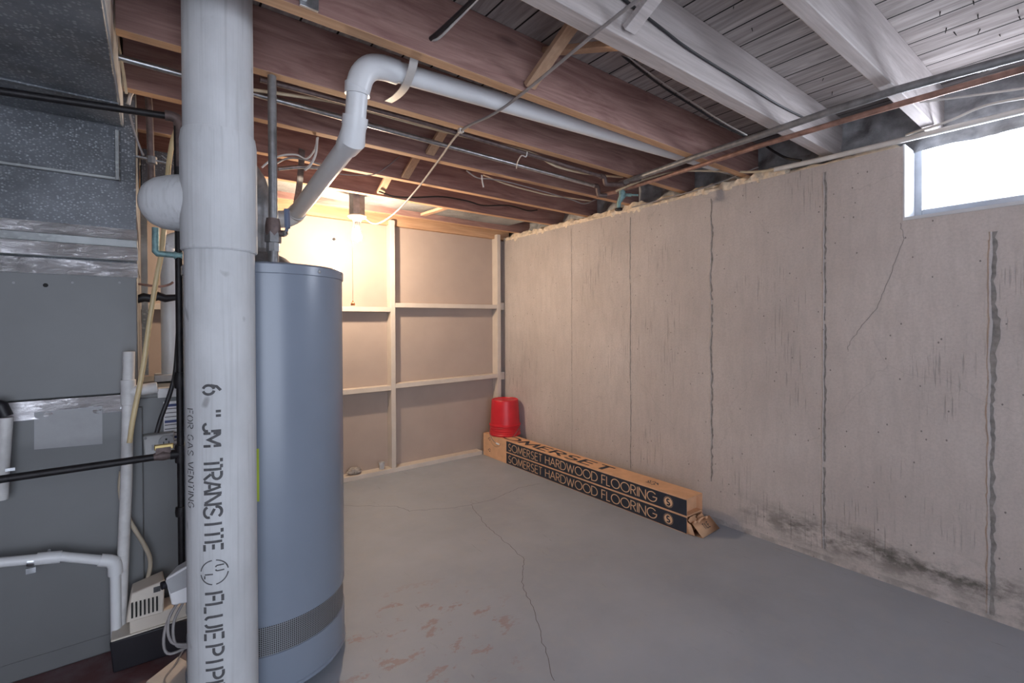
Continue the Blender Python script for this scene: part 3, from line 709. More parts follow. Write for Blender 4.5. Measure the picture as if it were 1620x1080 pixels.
# ================================================================== WATER HEATER
HX, HY, HR, HT = .326, 1.869, .25, 1.385
hw = thing('water_heater', (HX, HY, 0), 'blue-grey cylindrical water heater behind the cement flue pipe', 'water heater')
part('jacket', 'heater_paint', hw, lambda t: t.lathe([(HR-.006, .248), (HR, .250), (HR, HT-.03)], (HX, HY, 0), n=72))
part('base_band', 'heater_paint', hw, lambda t: t.lathe([(HR-.012, .03), (HR+.003, .03), (HR+.003, .04), (HR, .042), (HR, .156), (HR-.006, .158)], (HX, HY, 0), n=72))
def cylband(t, r, z0, z1, a0, a1, mi=None, n=60):
    vs = []
    for i in range(n+1):
        a = a0+(a1-a0)*i/n
        for z in (z0, z1): vs.append((HX+r*math.cos(a), HY+r*math.sin(a), z))
    t.add(vs, [(2*i, 2*i+2, 2*i+3, 2*i+1) for i in range(n)], True, mi)
t = MB(); cylband(t, HR-.004, .15, .256, 0, 2*PI, n=120)
scr = t.build('air_screen', 'screen_mesh', hw, weld=False)
uvl = scr.data.uv_layers.new(name='UVMap')
for p in scr.data.polygons:
    for li in p.loop_indices:
        co = scr.data.vertices[scr.data.loops[li].vertex_index].co
        a = math.atan2(co.y, co.x)
        if p.center.y > 0 and False: pass
        uvl.data[li].uv = (a*HR/.006, co.z/.006)
    us = [uvl.data[li].uv[0] for li in p.loop_indices]
    if max(us)-min(us) > 100:
        for li in p.loop_indices:
            if uvl.data[li].uv[0] < 0: uvl.data[li].uv[0] += 2*PI*HR/.006
part('top_cap', 'heater_paint', hw, lambda t: t.lathe([(HR+.002, -.035), (HR+.004, -.033), (HR+.004, -.006), (HR-.002, 0), (HR-.03, .004), (0, .006)], (HX, HY, HT), n=72))
for a in (-1.9, -1.1, -.55, .1, -2.5):
    part('screw', 'steel_conduit', hw, lambda t: t.lathe([(.005, 0), (.005, .003), (0, .0045)], (HX+(HR+.003)*math.cos(a), HY+(HR+.003)*math.sin(a), HT-.02), (math.cos(a), math.sin(a), 0), 10))
part('draft_hood', 'grey_iron', hw, lambda t: t.lathe([(.125, .006), (.125, .012), (.085, .045), (.05, .062), (.046, .075)], (HX-.02, HY+.03, HT), n=40))
for k in range(3):
    a = k*2*PI/3+.4
    part('leg', 'heater_paint', hw, lambda t: t.box((HX+.2*math.cos(a)-.02, HY+.2*math.sin(a)-.02, 0), (HX+.2*math.cos(a)+.02, HY+.2*math.sin(a)+.02, .04)))
t = MB(); a0 = math.atan2(1.63-HY, .352-HX)
cylband(t, HR+.0012, .645, .808, math.radians(-132), math.radians(-106.3), n=16); t.build('energy_label', 'lime_label', hw)
# gas control on the left front of the heater
gv = thing('gas_control', (.10, 1.80, .36), 'white gas control box with printed tags beside the heater, left of the flue', 'gas valve')
part('housing', 'paper_white', gv, lambda t: t.hexa([(.035, 1.745, .345), (.125, 1.72, .345), (.15, 1.79, .345), (.06, 1.82, .345)], [(.02, 1.75, .43), (.10, 1.72, .475), (.13, 1.79, .475), (.05, 1.82, .43)]), bevel=.006)
part('tag', 'furnace_label', gv, lambda t: t.add([(.022, 1.747, .425), (.098, 1.718, .468), (.11, 1.712, .41), (.034, 1.741, .385)], [(0, 1, 2, 3)]))
part('knob', 'black_plastic', gv, lambda t: t.lathe([(0, 0), (.012, 0), (.012, .012), (0, .014)], (.024, 1.78, .40), (-1, -.3, 0), 14))
t = MB()
for k, (dx, dz) in enumerate(((0, 0), (.012, -.015), (-.01, -.03))):
    t.tube([(.07+dx, 1.77, .36), (.03+dx, 1.75, .31+dz), (.035+dx, 1.74, .24+dz), (.09, 1.74, .21)], .004, 8, spline=6)
t.build('wires', 'cable_grey', gv)
t = MB()
for k in range(4): strokes(t, [[(0, 0), (.028+.006*(k%2), 0)]], .004, lambda x, y: Vector((.060+x*.95, 1.7375-x*.27-.0015, .40-.013*k)))
t.build('print', 'ink_faded', gv)

# vent connector from heater to the flue
VX, VY = HX-.022, HY+.03
t = MB(); t.tube([(VX, VY, HT+.06), (VX, VY, 1.60), (VX-.008, VY-.02, 1.65), (VX-.03, VY-.06, 1.685), (.215, 1.70, 1.70), (.19, 1.645, 1.70)], .042, 24)
t.lathe([(.044, 0), (.0445, .01), (.0445, .05), (.044, .06)], (VX, VY, 1.515), n=24)
tag(t.build('vent_connector', 'grey_iron'), 'dark metal vent pipe rising from the heater top into the flue', 'vent pipe')

# water pipe down into the heater with ball valve
wx, wy = .322, 1.748
wpip = thing('water_pipe', (wx, wy, HT), 'dark steel water pipe from the joists down to the heater top, with blue valve handle', 'pipe')
part('riser', 'grey_iron', wpip, lambda t: t.tube([(wx, wy-.005, HT+.03), (wx, wy-.005, 2.06)], .0135, 18))
part('union', 'grey_iron', wpip, lambda t: (t.lathe([(.0, 0), (.021, 0), (.021, .028), (.0, .028)], (wx, wy, HT+.05), n=8, smooth=False), t.lathe([(0, 0), (.017, 0), (.017, .05), (0, .05)], (wx, wy, HT+.005), n=12), t.lathe([(0, 0), (.026, 0), (.026, .03), (.02, .045), (0, .045)], (wx, wy, HT+.08), n=6, smooth=False)))
vb = part('valve_body', 'rusty_iron', wpip, lambda t: (t.lathe([(.0, 0), (.021, 0), (.024, .02), (.024, .045), (.02, .07), (.0, .07)], (wx, wy, HT+.09), n=16), t.tube([(wx, wy, HT+.110), (wx+.030, wy-.022, HT+.110)], .011, 14)))
part('handle_nut', 'steel_conduit', vb, lambda t: t.lathe([(0, 0), (.010, 0), (.010, .008), (.005, .01), (.005, .014), (0, .014)], (wx+.028, wy-.022, HT+.110), (.8, -.6, 0), 6, smooth=False))
part('valve_handle', 'blue_plastic', vb, lambda t: (t.bar((wx+.034, wy-.022, HT+.110), (wx+.042, wy-.016, HT+.135), .018, .004, up=(.8, -.6, 0)), t.bar((wx+.042, wy-.016, HT+.130), (wx+.040, wy-.016, HT+.195), .020, .012, up=(.8, -.6, 0))), bevel=.003)

# ================================================================== CEMENT FLUE PIPE
FXc, FYc, FR = .153, 1.572, .0865
fp = thing('flue_pipe', (FXc, FYc, 0), 'grey cement flue pipe with stencilled lettering in the foreground', 'flue pipe')
part('shaft', 'flue_cement', fp, lambda t: t.lathe([(FR, 0), (FR, DECK)], (FXc, FYc, 0), n=72))
tee = part('tee_collar', 'flue_cement', fp, lambda t: t.lathe([(FR, -.002), (FR+.004, -.004), (FR+.0075, 0), (FR+.0075, .30), (FR+.004, .325), (FR, .326)], (FXc, FYc, 1.398), n=72))
sd_ = Vector((-.80, .60, 0)).normalized()
part('side_stub', 'flue_cement', tee, lambda t: t.lathe([(.080, .05), (.079, .10), (.077, .13), (.072, .16), (.062, .182), (.046, .198), (.026, .206), (0, .208)], (FXc, FYc, 1.535), sd_, 48))
def flue_fn(ang0, ztop, H, S):    # text x runs down the pipe, text y runs round it to the right
    def fn(x, y):
        a = ang0+y*H/FR; view = math.atan2(-FYc, -FXc)   # direction from the pipe to the viewpoint
        th = view+a; rr = FR+.0007
        return Vector((FXc+rr*math.cos(th), FYc+rr*math.sin(th), ztop-x*S))
    return fn
def zrow(v): return at(348, v, Y=FYc-.084).z
H1 = .042; ang1 = math.radians(-29)
t = MB()
for ch, v0, v1 in (('6', 608, 622), ('"', 648, 658), ('J', 669, 682), ('M', 684, 704), ('T', 724, 739), ('R', 741, 757), ('A', 760, 776), ('N', 779, 796), ('S', 799, 817), ('I', 826, 828), ('T', 835, 851), ('E', 855, 869),
                   ('F', 936, 950), ('L', 953, 967), ('U', 973, 989), ('E', 995, 1010), ('P', 1019, 1034), ('I', 1043, 1045), ('P', 1056, 1071), ('E', 1077, 1091)):
    wd, st = ST[ch]; za, zb = zrow(v0), zrow(v1); asp = (za-zb)/wd/H1
    ln = [[(px*asp, py) for px, py in s_] for s_ in st]
    strokes(t, ln, .165, flue_fn(ang1, za, H1, H1), .12)
zc = zrow(903); 
for a0, a1 in ((8, 82), (98, 172), (188, 262), (278, 352)):
    strokes(t, [[(px, py) for px, py in arc(0, .5, .78, .78, a0, a1, 18)]], .075, flue_fn(ang1+.02, zc, H1, H1))
for ch, ox, oy in (('U', -.42, .62), ('L', .12, .0)):
    strokes(t, [[(ox+px*.6, oy+py*.48) for px, py in s_] for s_ in ST[ch][1]], .085, flue_fn(ang1, zc, H1, H1))
t.build('stencil_lettering', 'ink_faded', fp)
t = MB(); v = 648
ln, wd = layout('FOR GAS VENTING', ST, .22, .5); za, zb = zrow(646), zrow(802); H2 = .024; S2 = (za-zb)/wd
strokes(t, ln, .11, flue_fn(math.radians(-65), za, H2, S2), .12); t.build('small_lettering', 'ink_faded', fp)

# ================================================================== FURNACE, COIL CASE, DUCTS
FY = 2.25
fu = thing('furnace', (-.17, 2.55, 0), 'grey sheet metal furnace cabinet on the floor at the left', 'furnace')
part('cabinet', 'furnace_paint', fu, lambda t: t.box((-.62, FY, 0), (.17, FY+.7, .937)), bevel=.006)
part('top_lip', 'furnace_paint', fu, lambda t: t.box((-.044, FY-.012, .915), (.172, FY+.05, .945)), bevel=.004)
part('front_panel', 'furnace_paint', fu, lambda t: t.box((-.60, FY-.012, .07), (-.035, FY, .885)), bevel=.004)
part('blank_label', 'furnace_label', fu, lambda t: t.hexa([at(54, 711, Y=FY-.0145), at(162, 702, Y=FY-.0145), at(162, 702, Y=FY-.012), at(54, 711, Y=FY-.012)], [at(54, 652, Y=FY-.0145), at(162, 642, Y=FY-.0145), at(162, 642, Y=FY-.012), at(54, 652, Y=FY-.012)]))
rl = part('rating_label', 'paper_white', fu, lambda t: t.box((.028, FY-.003, .70), (.16, FY, .895)))
t = MB()
for k in range(3):
    z = .885-k*.062; t.box((.031, FY-.004, z-.010), (.157, FY-.003, z))
t.build('heading_bar', 'label_blue', rl)
t = MB()
for k in range(12):
    if k % 4 == 0: continue
    z = .884-k*.0155; t.box((.031, FY-.0038, z-.003), (.157-.012*(k%3), FY-.003, z))
t.build('print_lines', 'ink_faded', rl)
for (u, v) in ((192, 646), (222, 688), (222, 733), (224, 777), (225, 822), (78, 870)):
    p = at(u, v, Y=FY-.012 if u < 200 else FY); part('screw', 'steel_conduit', fu, lambda t: t.lathe([(.0045, 0), (.0045, .003), (0, .004)], p, (0, -1, 0), 10))
cc = thing('coil_case', (-.3, 2.5, .945), 'plain grey metal coil case sitting on the furnace, sealed with foil tape', 'coil case')
part('case', 'furnace_paint', cc, lambda t: t.box((-.62, FY-.004, .9385), (-.047, FY+.6, 1.40)), bevel=.004)
for u in (22, 115, 189): part('screw', 'furnace_label', cc, lambda t: t.lathe([(.004, 0), (.004, .002), (0, .003)], at(u, 447, Y=FY-.004), (0, -1, 0), 10))
part('slot', 'dark_slot', cc, lambda t: t.lathe([(.0, 0), (.007, 0), (.0065, .0012), (0, .0012)], at(72, 451, Y=FY-.004), (0, -1, 0), 12))
def tape(name, x0, x1, z0l, z1l, z0r, z1r, y, parent, amp=.004, seed=0):
    t = MB(); nx, nz = 70, 10; vs = []
    for i in range(nx+1):
        for j in range(nz+1):
            a, b = i/nx, j/nz; x = x0+(x1-x0)*a; z = (z0l+(z0r-z0l)*a)*(1-b)+(z1l+(z1r-z1l)*a)*b
            vs.append((x, y-.0015-amp*abs(noise.fractal(Vector((x*16+seed, z*34, seed)), 1, 2, 4)), z))
    t.add(vs, [(i*(nz+1)+j, (i+1)*(nz+1)+j, (i+1)*(nz+1)+j+1, i*(nz+1)+j+1) for i in range(nx) for j in range(nz)], True)
    return t.build(name, 'foil_tape', parent)
tape('foil_tape', -.60, -.05, .872, .936, .876, .936, FY-.012, fu, .004, 1)
tape('foil_tape', -.60, -.045, 1.368, 1.420, 1.366, 1.418, FY-.006, cc, .008, 2)
pl = thing('duct_plenum', (-.3, 2.5, 1.40), 'dark speckled metal plenum box above the coil case, under the trunk duct', 'duct')
part('casing', 'duct_speckle', pl, lambda t: t.box((-.62, FY+.006, 1.41), (-.047, FY+.6, 2.10)), bevel=.003)
part('step_rail', 'galvanized', pl, lambda t: (t.box((-.62, FY-.022, 1.425), (-.045, FY+.006, 1.475)), t.box((-.62, FY-.010, 1.475), (-.045, FY+.006, 1.505))), bevel=.003)
tape('foil_tape', -.60, -.044, 1.428, 1.473, 1.428, 1.473, FY-.022, pl, .003, 5); tape('foil_tape', -.60, -.046, 1.50, 1.545, 1.50, 1.545, FY+.006, pl, .003, 9)
part('flange', 'galvanized', pl, lambda t: (t.box((-.62, FY-.014, 1.718), (-.092, FY+.006, 1.728)), t.box((-.106, FY-.016, 1.718), (-.094, FY+.004, 1.90))), bevel=.002)
td = thing('trunk_duct', (-.4, 1.3, 1.9), 'large dark speckled trunk duct overhead at the top left', 'duct')
part('duct_body', 'trunk_speckle', td, lambda t: t.box((-.75, .12, 1.915), (-.085, 2.245, 2.11)), bevel=.003)
part('side_flange', 'sheet_pale', td, lambda t: t.box((-.086, .12, 1.917), (-.081, 2.243, 2.108)))
part('seam', 'duct_speckle', td, lambda t: t.box((-.75, 1.30, 1.908), (-.085, 1.335, 1.915)), bevel=.002)
part('seam', 'duct_speckle', td, lambda t: t.box((-.75, 2.0, 1.908), (-.085, 2.02, 1.915)), bevel=.002)
# second duct and board beyond, seen in the gap beside the plenum
t = MB(); t.box((-.04, 2.75, 1.80), (.40, 3.2, 2.0)); tag(t.build('branch_duct', 'duct_speckle', bevel=.003), 'speckled branch duct in the gap between plenum and flue pipe', 'duct')
t = MB(); t.box((-.04, 3.2, 1.62), (.40, 3.22, 1.78)); 
t = MB(); t.box((-.045, 2.86, .95), (-.02, 2.90, 1.95)); tag(t.build('metal_strip', 'galvanized'), 'galvanized upright strip just right of the coil case', 'strip')

# exhaust pipe standing on the furnace
ex = thing('furnace_exhaust', (.06, 2.62, .945), 'upright white plastic exhaust pipe on the furnace top behind the amber hose', 'pipe')
part('pipe', 'pvc', ex, lambda t: t.tube([(.062, 2.62, .96), (.062, 2.62, 1.50), (.062, 2.62, 1.545), (.072, 2.615, 1.565), (.10, 2.60, 1.575)], .036, 24, spline=3))
part('base_flange', 'pvc_dirty', ex, lambda t: t.box((.0, 2.56, .942), (.125, 2.68, .972)), bevel=.004)
# black lagged suction line + copper line across the gap
t = MB(); P = [at(u, v, Y=2.36) for u, v in ((215, 474), (228, 470), (238, 472), (250, 468), (262, 472), (280, 470))]
t.tube(P, [.015, .017, .0155, .0165, .015, .012], 12); tag(t.build('refrigerant_line', 'black_plastic'), 'thick black lagged line crossing behind the amber hose', 'pipe')
t = MB(); t.tube([at(u, v, Y=2.40) for u, v in ((218, 449), (240, 452), (255, 453), (268, 450), (274, 446))], .0045, 8, spline=4); tag(t.build('copper_line', 'copper'), 'thin copper tube crossing just above the black lagged line', 'pipe')

# ================================================================== GAS PIPING
GX, GY = .072, 2.0
gp = thing('gas_pipe', (GX, GY, 0), 'black iron gas pipe upright between furnace and flue, with branches to the left', 'gas pipe')
zU = at(284, 187, Y=GY).z; zL = at(278, 718, Y=GY).z
part('riser', 'black_iron', gp, lambda t: t.tube([(GX, GY, .30), (GX, GY, zU)], .0115, 14))
part('upper_riser', 'rusty_iron', gp, lambda t: t.tube([(GX+.006, GY-.002, zU-.17), (GX+.006, GY-.002, zU-.02)], .0145, 14))
part('upper_branch', 'black_iron', gp, lambda t: t.tube([(GX-.012, GY, zU), (-.75, GY+.02, at(0, 138, Y=GY).z-.035)], .0115, 14))
part('elbow', 'rusty_iron', gp, lambda t: (t.tube([(GX-.035, GY, zU), (GX-.012, GY, zU), (GX+.002, GY, zU-.008), (GX+.006, GY, zU-.03)], .017, 14, spline=3)))
part('lower_branch', 'black_iron', gp, lambda t: t.tube([(GX, GY, zL), (-.75, GY, zL-.005)], .0115, 14))
part('tee', 'black_iron', gp, lambda t: (t.lathe([(0, -.03), (.017, -.03), (.0175, 0), (.017, .03), (0, .03)], (GX, GY, zL), n=14), t.tube([(GX, GY, zL), (GX-.03, GY, zL)], .016, 14)))
part('shutoff_cock', 'rusty_iron', gp, lambda t: (t.tube([(GX-.030, GY, zL), (GX-.05, GY, zL+.002), (GX-.075, GY, zL)], [.014, .018, .012], 12), t.box((GX-.07, GY-.01, zL+.008), (GX-.028, GY+.01, zL+.03))))
part('brass_lever', 'brass', gp, lambda t: t.box((GX-.074, GY-.008, zL+.022), (GX-.020, GY+.004, zL+.040)), bevel=.003)
zV = at(283, 601, Y=GY).z
part('upper_valve', 'black_iron', gp, lambda t: (t.lathe([(0, -.028), (.016, -.028), (.02, -.012), (.02, .012), (.016, .028), (0, .028)], (GX, GY, zV), n=14), t.tube([(GX, GY, zV), (GX+.026, GY-.015, zV+.004)], .008, 10), t.bar((GX+.01, GY-.02, zV+.018), (GX+.035, GY-.018, zV+.012), .012, .006)))
zC = at(287, 808, Y=GY).z
part('coupling', 'black_iron', gp, lambda t: t.lathe([(0, -.016), (.017, -.016), (.019, 0), (.017, .016), (0, .016)], (GX, GY, zC), n=12))

# upright pipes in the gap above
t = MB(); a = at(228, 78, Y=2.30); b = at(240, 290, Y=2.30); t.tube([a, at(236, 170, Y=2.30), b], .0115, 12); t.lathe([(.016, 0), (.017, .02), (.014, .03)], a-Vector((0, 0, .02)), n=12)
tag(t.build('steel_riser', 'rusty_iron'), 'brown steel riser just left of the flue, behind the black gas branch', 'pipe')
t = MB(); t.tube([at(u, v, Y=2.0) for u, v in ((246, 360), (246, 397), (250, 401), (283, 404))], .010, 12); t.lathe([(.014, -.012), (.014, .012)], at(282, 404, Y=2.0), (1, 0, 0), 12)
tag(t.build('bonding_conduit', 'verdigris'), 'greenish bent tube below the side stub of the flue', 'pipe')
t = MB(); c = at(240, 253, Y=2.28); t.bar(c+Vector((-.07, 0, .005)), c+Vector((.06, 0, -.005)), .018, .006); t.lathe([(.0, -.014), (.017, -.014), (.017, .012), (0, .012)], c, n=8, smooth=False); t.bar(c+Vector((.03, -.01, .02)), c+Vector((.085, -.01, -.025)), .012, .004)
tag(t.build('ground_clamp', 'grey_iron'), 'metal ground clamp on the brown riser beside the plenum', 'clamp')
t = MB(); t.tube([at(u, v, Y=1.95) for u, v in ((176, -10), (184, 50), (190, 85), (196, 120), (200, 148))], .0042, 8, spline=4)
tag(t.build('hanging_cord', 'cable_cream'), 'cream cord hanging down right of the trunk duct', 'cord')
t = MB(); t.tube([at(u, v, Y=2.22) for u, v in ((203, 165), (208, 148), (222, 138), (245, 135), (270, 137), (290, 142))], .006, 8, spline=5)
tag(t.build('looped_cable', 'cable_white'), 'pinkish white cable looping over the brown riser', 'cable')
t = MB(); t.tube([at(u, v, Y=2.21) for u, v in ((205, 180), (213, 210), (222, 235), (227, 246))], .0035, 8, spline=4)
tag(t.build('ground_wire', 'cable_grey'), 'grey ground wire running down to the clamp', 'wire')
t = MB(); t.tube([(-.6, 2.40, at(200, 97, Y=2.4).z+.03), at(200, 97, Y=2.4), at(276, 115, Y=2.4), at(300, 121, Y=2.4)], .0115, 12); t.lathe([(.016, 0), (.017, .03), (.016, .04)], at(272, 114, Y=2.4), (1, 0, 0), 12)
tag(t.build('conduit', 'steel_conduit'), 'short grey conduit under the joists just left of the flue', 'pipe')

# amber condensate hose and clear tube
t = MB(); t.tube([at(u, v, Y=2.165) for u, v in ((279, 205), (272, 228), (266, 270), (262, 330), (256, 395), (246, 450), (235, 520), (228, 570), (219, 620), (210, 665), (205, 700))], .0085, 10, spline=5)
tag(t.build('drain_hose', 'hose_amber'), 'amber rubber hose hanging down in front of the furnace', 'hose')
t = MB(); t.tube([at(u, v, Y=2.20) for u, v in ((192, 745), (190, 775), (197, 805), (212, 835), (230, 865), (238, 890), (230, 925), (212, 955), (200, 975), (195, 1000))], .0072, 10, spline=5)
tag(t.build('pump_tube', 'hose_clear'), 'clear brownish tube curving down behind the pump', 'hose')
t = MB(); t.tube([at(u, v, Y=2.05) for u, v in ((284, 470), (281, 540), (277, 590), (268, 625), (255, 660), (248, 684))], .0075, 10, spline=5)
tag(t.build('furnace_power_cable', 'cable_black'), 'thick black cable running down into the outlet box', 'cable')
# plastic condensate drains
dr = thing('drain_standpipe', (-.08, 2.19, .1), 'tall white plastic drain pipe standing against the furnace front', 'pipe')
part('pipe', 'pvc_dirty', dr, lambda t: t.tube([at(204, 556, Y=2.19), at(200, 760, Y=2.19), at(190, 1000, Y=2.19)], .0175, 16))
part('tee', 'pvc_dirty', dr, lambda t: (t.lathe([(0, -.045), (.022, -.045), (.022, .045), (0, .045)], at(203, 620, Y=2.19), n=18), t.tube([at(203, 620, Y=2.19), (.01, 2.19, at(203, 620, Y=2.19).z+.01)], .021, 16), t.box((.01, 2.175, .92), (.16, 2.225, .955))), bevel=.002)
d2 = thing('drain_pipe', (-.16, 2.17, .1), 'white plastic drain pipe running level from the left, then down to the pump', 'pipe')
A_ = at(-40, 893, Y=2.17); B_ = at(98, 880, Y=2.17); C_ = at(178, 889, Y=2.17); D_ = at(184, 1022, Y=2.17); C_.x = D_.x
part('pipe', 'pvc', d2, lambda t: t.tube([A_, B_, C_, D_], .0155, 16))
part('coupling', 'pvc', d2, lambda t: t.lathe([(0, -.03), (.0195, -.03), (.0195, .03), (0, .03)], B_-(B_-A_).normalized()*.032, (B_-A_).normalized(), 18))
part('elbow', 'pvc', d2, lambda t: t.tube([C_+(B_-C_).normalized()*.045, C_+(B_-C_).normalized()*.014, C_+Vector((-.002, 0, -.012)), C_+Vector((0, 0, -.045))], .021, 18, spline=4))
part('pipe_clip', 'steel_conduit', d2, lambda t: (t.lathe([(.0165, -.008), (.0172, 0), (.0165, .008)], at(49, 887, Y=2.17), (B_-A_).normalized(), 16), t.box(at(49, 902, Y=2.16)-Vector((.012, 0, .010)), at(49, 902, Y=2.165)+Vector((.012, 0, .010)))))
d3 = thing('left_drain', (-.42, 2.19, .6), 'short white plastic pipe with a dark fitting at the left picture edge', 'pipe')
part('pipe', 'pvc_dirty', d3, lambda t: t.tube([at(10, 660, Y=2.19), at(4, 740, Y=2.19), at(2, 790, Y=2.19)], .017, 16))
part('fitting', 'black_plastic', d3, lambda t: t.tube([at(-14, 638, Y=2.19), at(2, 642, Y=2.19), at(10, 658, Y=2.19)], .017, 14))
part('clip', 'steel_conduit', d3, lambda t: t.box(at(8, 746, Y=2.17), at(25, 738, Y=2.18)))

# electric outlet box on the furnace
ob = thing('outlet_box', (.02, 2.21, .77), 'square metal outlet box with one receptacle on the furnace front', 'outlet')
q0, q1, q2, q3 = (at(u, v, Y=2.20) for u, v in ((228, 722), (275, 716), (276, 684), (226, 690)))
off = Vector((0, .05, 0))
part('box', 'cover_plate', ob, lambda t: t.hexa([q0, q1, q1+off, q0+off], [q3, q2, q2+off, q3+off]), bevel=.005)
rc = at(263, 698, Y=2.199)
o_ = part('receptacle', 'furnace_label', ob, lambda t: t.lathe([(.024, 0), (.024, .004), (.021, .005), (0, .005)], rc, (0, -1, 0), 24))
part('slots', 'dark_slot', o_, lambda t: [t.box(rc+Vector((dx-w2, -.0056, dz-h2)), rc+Vector((dx+w2, -.0045, dz+h2))) for dx, dz, w2, h2 in ((-.008, -.004, .0013, .005), (.008, -.004, .0013, .005), (0, .009, .003, .003))])
part('switch_knockout', 'grey_iron', ob, lambda t: t.box(at(240, 712, Y=2.1985), at(246, 703, Y=2.1965)))
for u, v in ((230, 693), (272, 688)): part('screw', 'grey_iron', ob, lambda t: t.lathe([(.005, 0), (.005, .003), (0, .004)], at(u, v, Y=2.2), (0, -1, 0), 10))

# condensate pump
pp = thing('condensate_pump', (-.02, 2.12, 0), 'beige condensate pump with vent slots on a black tank by the furnace', 'pump')
part('tank', 'black_plastic', pp, lambda t: t.hexa([(-.120, 2.10, .002), (.09, 2.09, .002), (.09, 2.20, .002), (-.115, 2.22, .002)], [(-.128, 2.09, .115), (.10, 2.08, .115), (.10, 2.205, .115), (-.122, 2.225, .115)]), bevel=.004)
cv = part('cover', 'beige_plastic', pp, lambda t: (t.box((-.075, 2.10, .115), (.10, 2.20, .165)), t.hexa([(-.085, 2.10, .16), (.020, 2.095, .16), (.020, 2.20, .16), (-.085, 2.20, .16)], [(-.070, 2.115, .25), (.025, 2.11, .27), (.02, 2.20, .27), (-.07, 2.20, .25)]), t.box((-.125, 2.092, .112), (.10, 2.21, .120))), bevel=.006)
t = MB()
for k in range(7):
    x = -.070+k*.0115; t.hexa([(x, 2.092, .175), (x+.005, 2.092, .175), (x+.005, 2.11, .175), (x, 2.11, .175)], [(x, 2.098, .222), (x+.005, 2.098, .222), (x+.005, 2.115, .222), (x, 2.115, .222)])
t.build('vent_slots', 'dark_slot', cv)
part('logo_mark', 'ink_faded', cv, lambda t: t.hexa([(-.008, 2.1065, .236), (.012, 2.105, .237), (.012, 2.112, .237), (-.008, 2.112, .236)], [(-.008, 2.109, .254), (.012, 2.107, .255), (.012, 2.112, .255), (-.008, 2.112, .254)]))
# pale board and loose wire on the floor at the foot of the flue
t = MB(); t.hexa([(-.03, 1.96, 0), (.12, 1.70, 0), (.20, 1.75, 0), (.06, 2.04, 0)], [(-.03, 1.96, .018), (.12, 1.70, .018), (.20, 1.75, .018), (.06, 2.04, .018)])
t = t.build('board_offcut', 'white_board', bevel=.003); tag(t, 'pale board offcut on the floor at the foot of the flue', 'board')
t = MB(); t.tube([(.08, 2.03, .05), (.05, 1.99, .023), (.02, 1.93, .022), (.03, 1.87, .022), (.06, 1.80, .022)], .003, 8, spline=5); tag(t.build('loose_wire', 'cable_grey'), 'thin grey wire lying on the pale board by the flue', 'wire')

# ================================================================== WHITE PLASTIC VENT PIPE OVERHEAD
pv = thing('vent_pipe', (.6, 1.6, 1.9), 'white plastic vent pipe bending down beside the heater and running under the joists', 'pipe')
E1 = Vector((.585, 1.50, 2.035)); E2 = at(560, 190, Y=1.55); E3 = at(552, 240, Y=1.62); E4 = at(468, 338, Y=2.36)
PR = .0335
part('run', 'pvc', pv, lambda t: t.tube([E1+Vector((.03, 0, 0)), (2.80, 1.42, 2.088)], PR, 24))
bendA = [E1+Vector((.075, 0, .001)), E1+Vector((.03, 0, 0)), E1+Vector((-.012, .004, -.010)), E1+Vector((-.040, .012, -.040)), E2.lerp(E1, .55)+Vector((-.04, .01, 0)) if False else E1+Vector((-.052, .022, -.085))]
part('elbow', 'pvc', pv, lambda t: t.tube(catmull([Vector(x) for x in bendA], 4), .039, 24))
J = bendA[-1]
K2 = at(562, 190, Y=1.545); K3 = at(557, 222, Y=1.575)
part('drop', 'pvc', pv, lambda t: t.tube([J, K2], PR, 24))
part('elbow', 'pvc', pv, lambda t: (t.tube([K2, K2.lerp(K3, .5), K3, K3+(E4-K3).normalized()*.05], .0385, 24)))
part('coupling', 'pvc', pv, lambda t: t.tube([J+Vector((0, 0, .018)), J+(K2-J).normalized()*.018], .0395, 24))
part('coupling', 'pvc', pv, lambda t: t.tube([K2+(J-K2).normalized()*.012, K2+(K3-K2).normalized()*.018], .0405, 24))
part('diagonal', 'pvc', pv, lambda t: t.tube([K3, E4], PR, 24))
dd = (E4-K3).normalized()
part('lower_elbow', 'pvc_dirty', pv, lambda t: t.tube([E4-dd*.03, E4+dd*.015, E4+Vector((-.05, .01, -.03)), E4+Vector((-.14, .02, -.035))], .039, 24, spline=4))
part('low_run', 'pvc_dirty', pv, lambda t: t.tube([E4+Vector((-.13, .018, -.035)), (.101, 2.60, 1.575)], PR, 24))
# hanger straps
def strap(name, pts, w_, t_, up, mat, label):
    t = MB(); P = catmull([Vector(p) for p in pts], 6)
    n = len(P); vs = []; U = Vector(up).normalized()
    for i, p in enumerate(P):
        d = (P[min(i+1, n-1)]-P[max(i-1, 0)]).normalized(); nn = d.cross(U).normalized()
        for a, b in ((-1, -1), (1, -1), (1, 1), (-1, 1)): vs.append(p+U*a*w_/2+nn*b*t_/2)
    fs = [(i*4+k, i*4+(k+1)%4, i*4+4+(k+1)%4, i*4+4+k) for i in range(n-1) for k in range(4)]+[(0, 1, 2, 3), (n*4-1, n*4-2, n*4-3, n*4-4)]
    t.add(vs, fs); o = t.build(name, mat); return tag(o, label, 'strap', 'hanger straps of the white pipe')
strap('hanger_strap', [at(657, 86, Y=1.367), at(651, 112, Y=1.42), at(641, 137, Y=1.50), at(628, 152, Y=1.60), at(614, 161, Y=1.70)], .028, .003, (1, 0, 0), 'cable_white', 'pale flat strap holding the white pipe just right of its top bend')
s0 = at(478, 236, Y=2.55)
strap('hanger_strap', [s0, at(474, 290, Y=2.48), at(466, 340, Y=2.40)+Vector((0, .01, 0)), at(461, 352, Y=2.36)], .03, .003, (1, .2, 0), 'steel_conduit', 'grey metal strap hanging down to the low end of the white pipe')

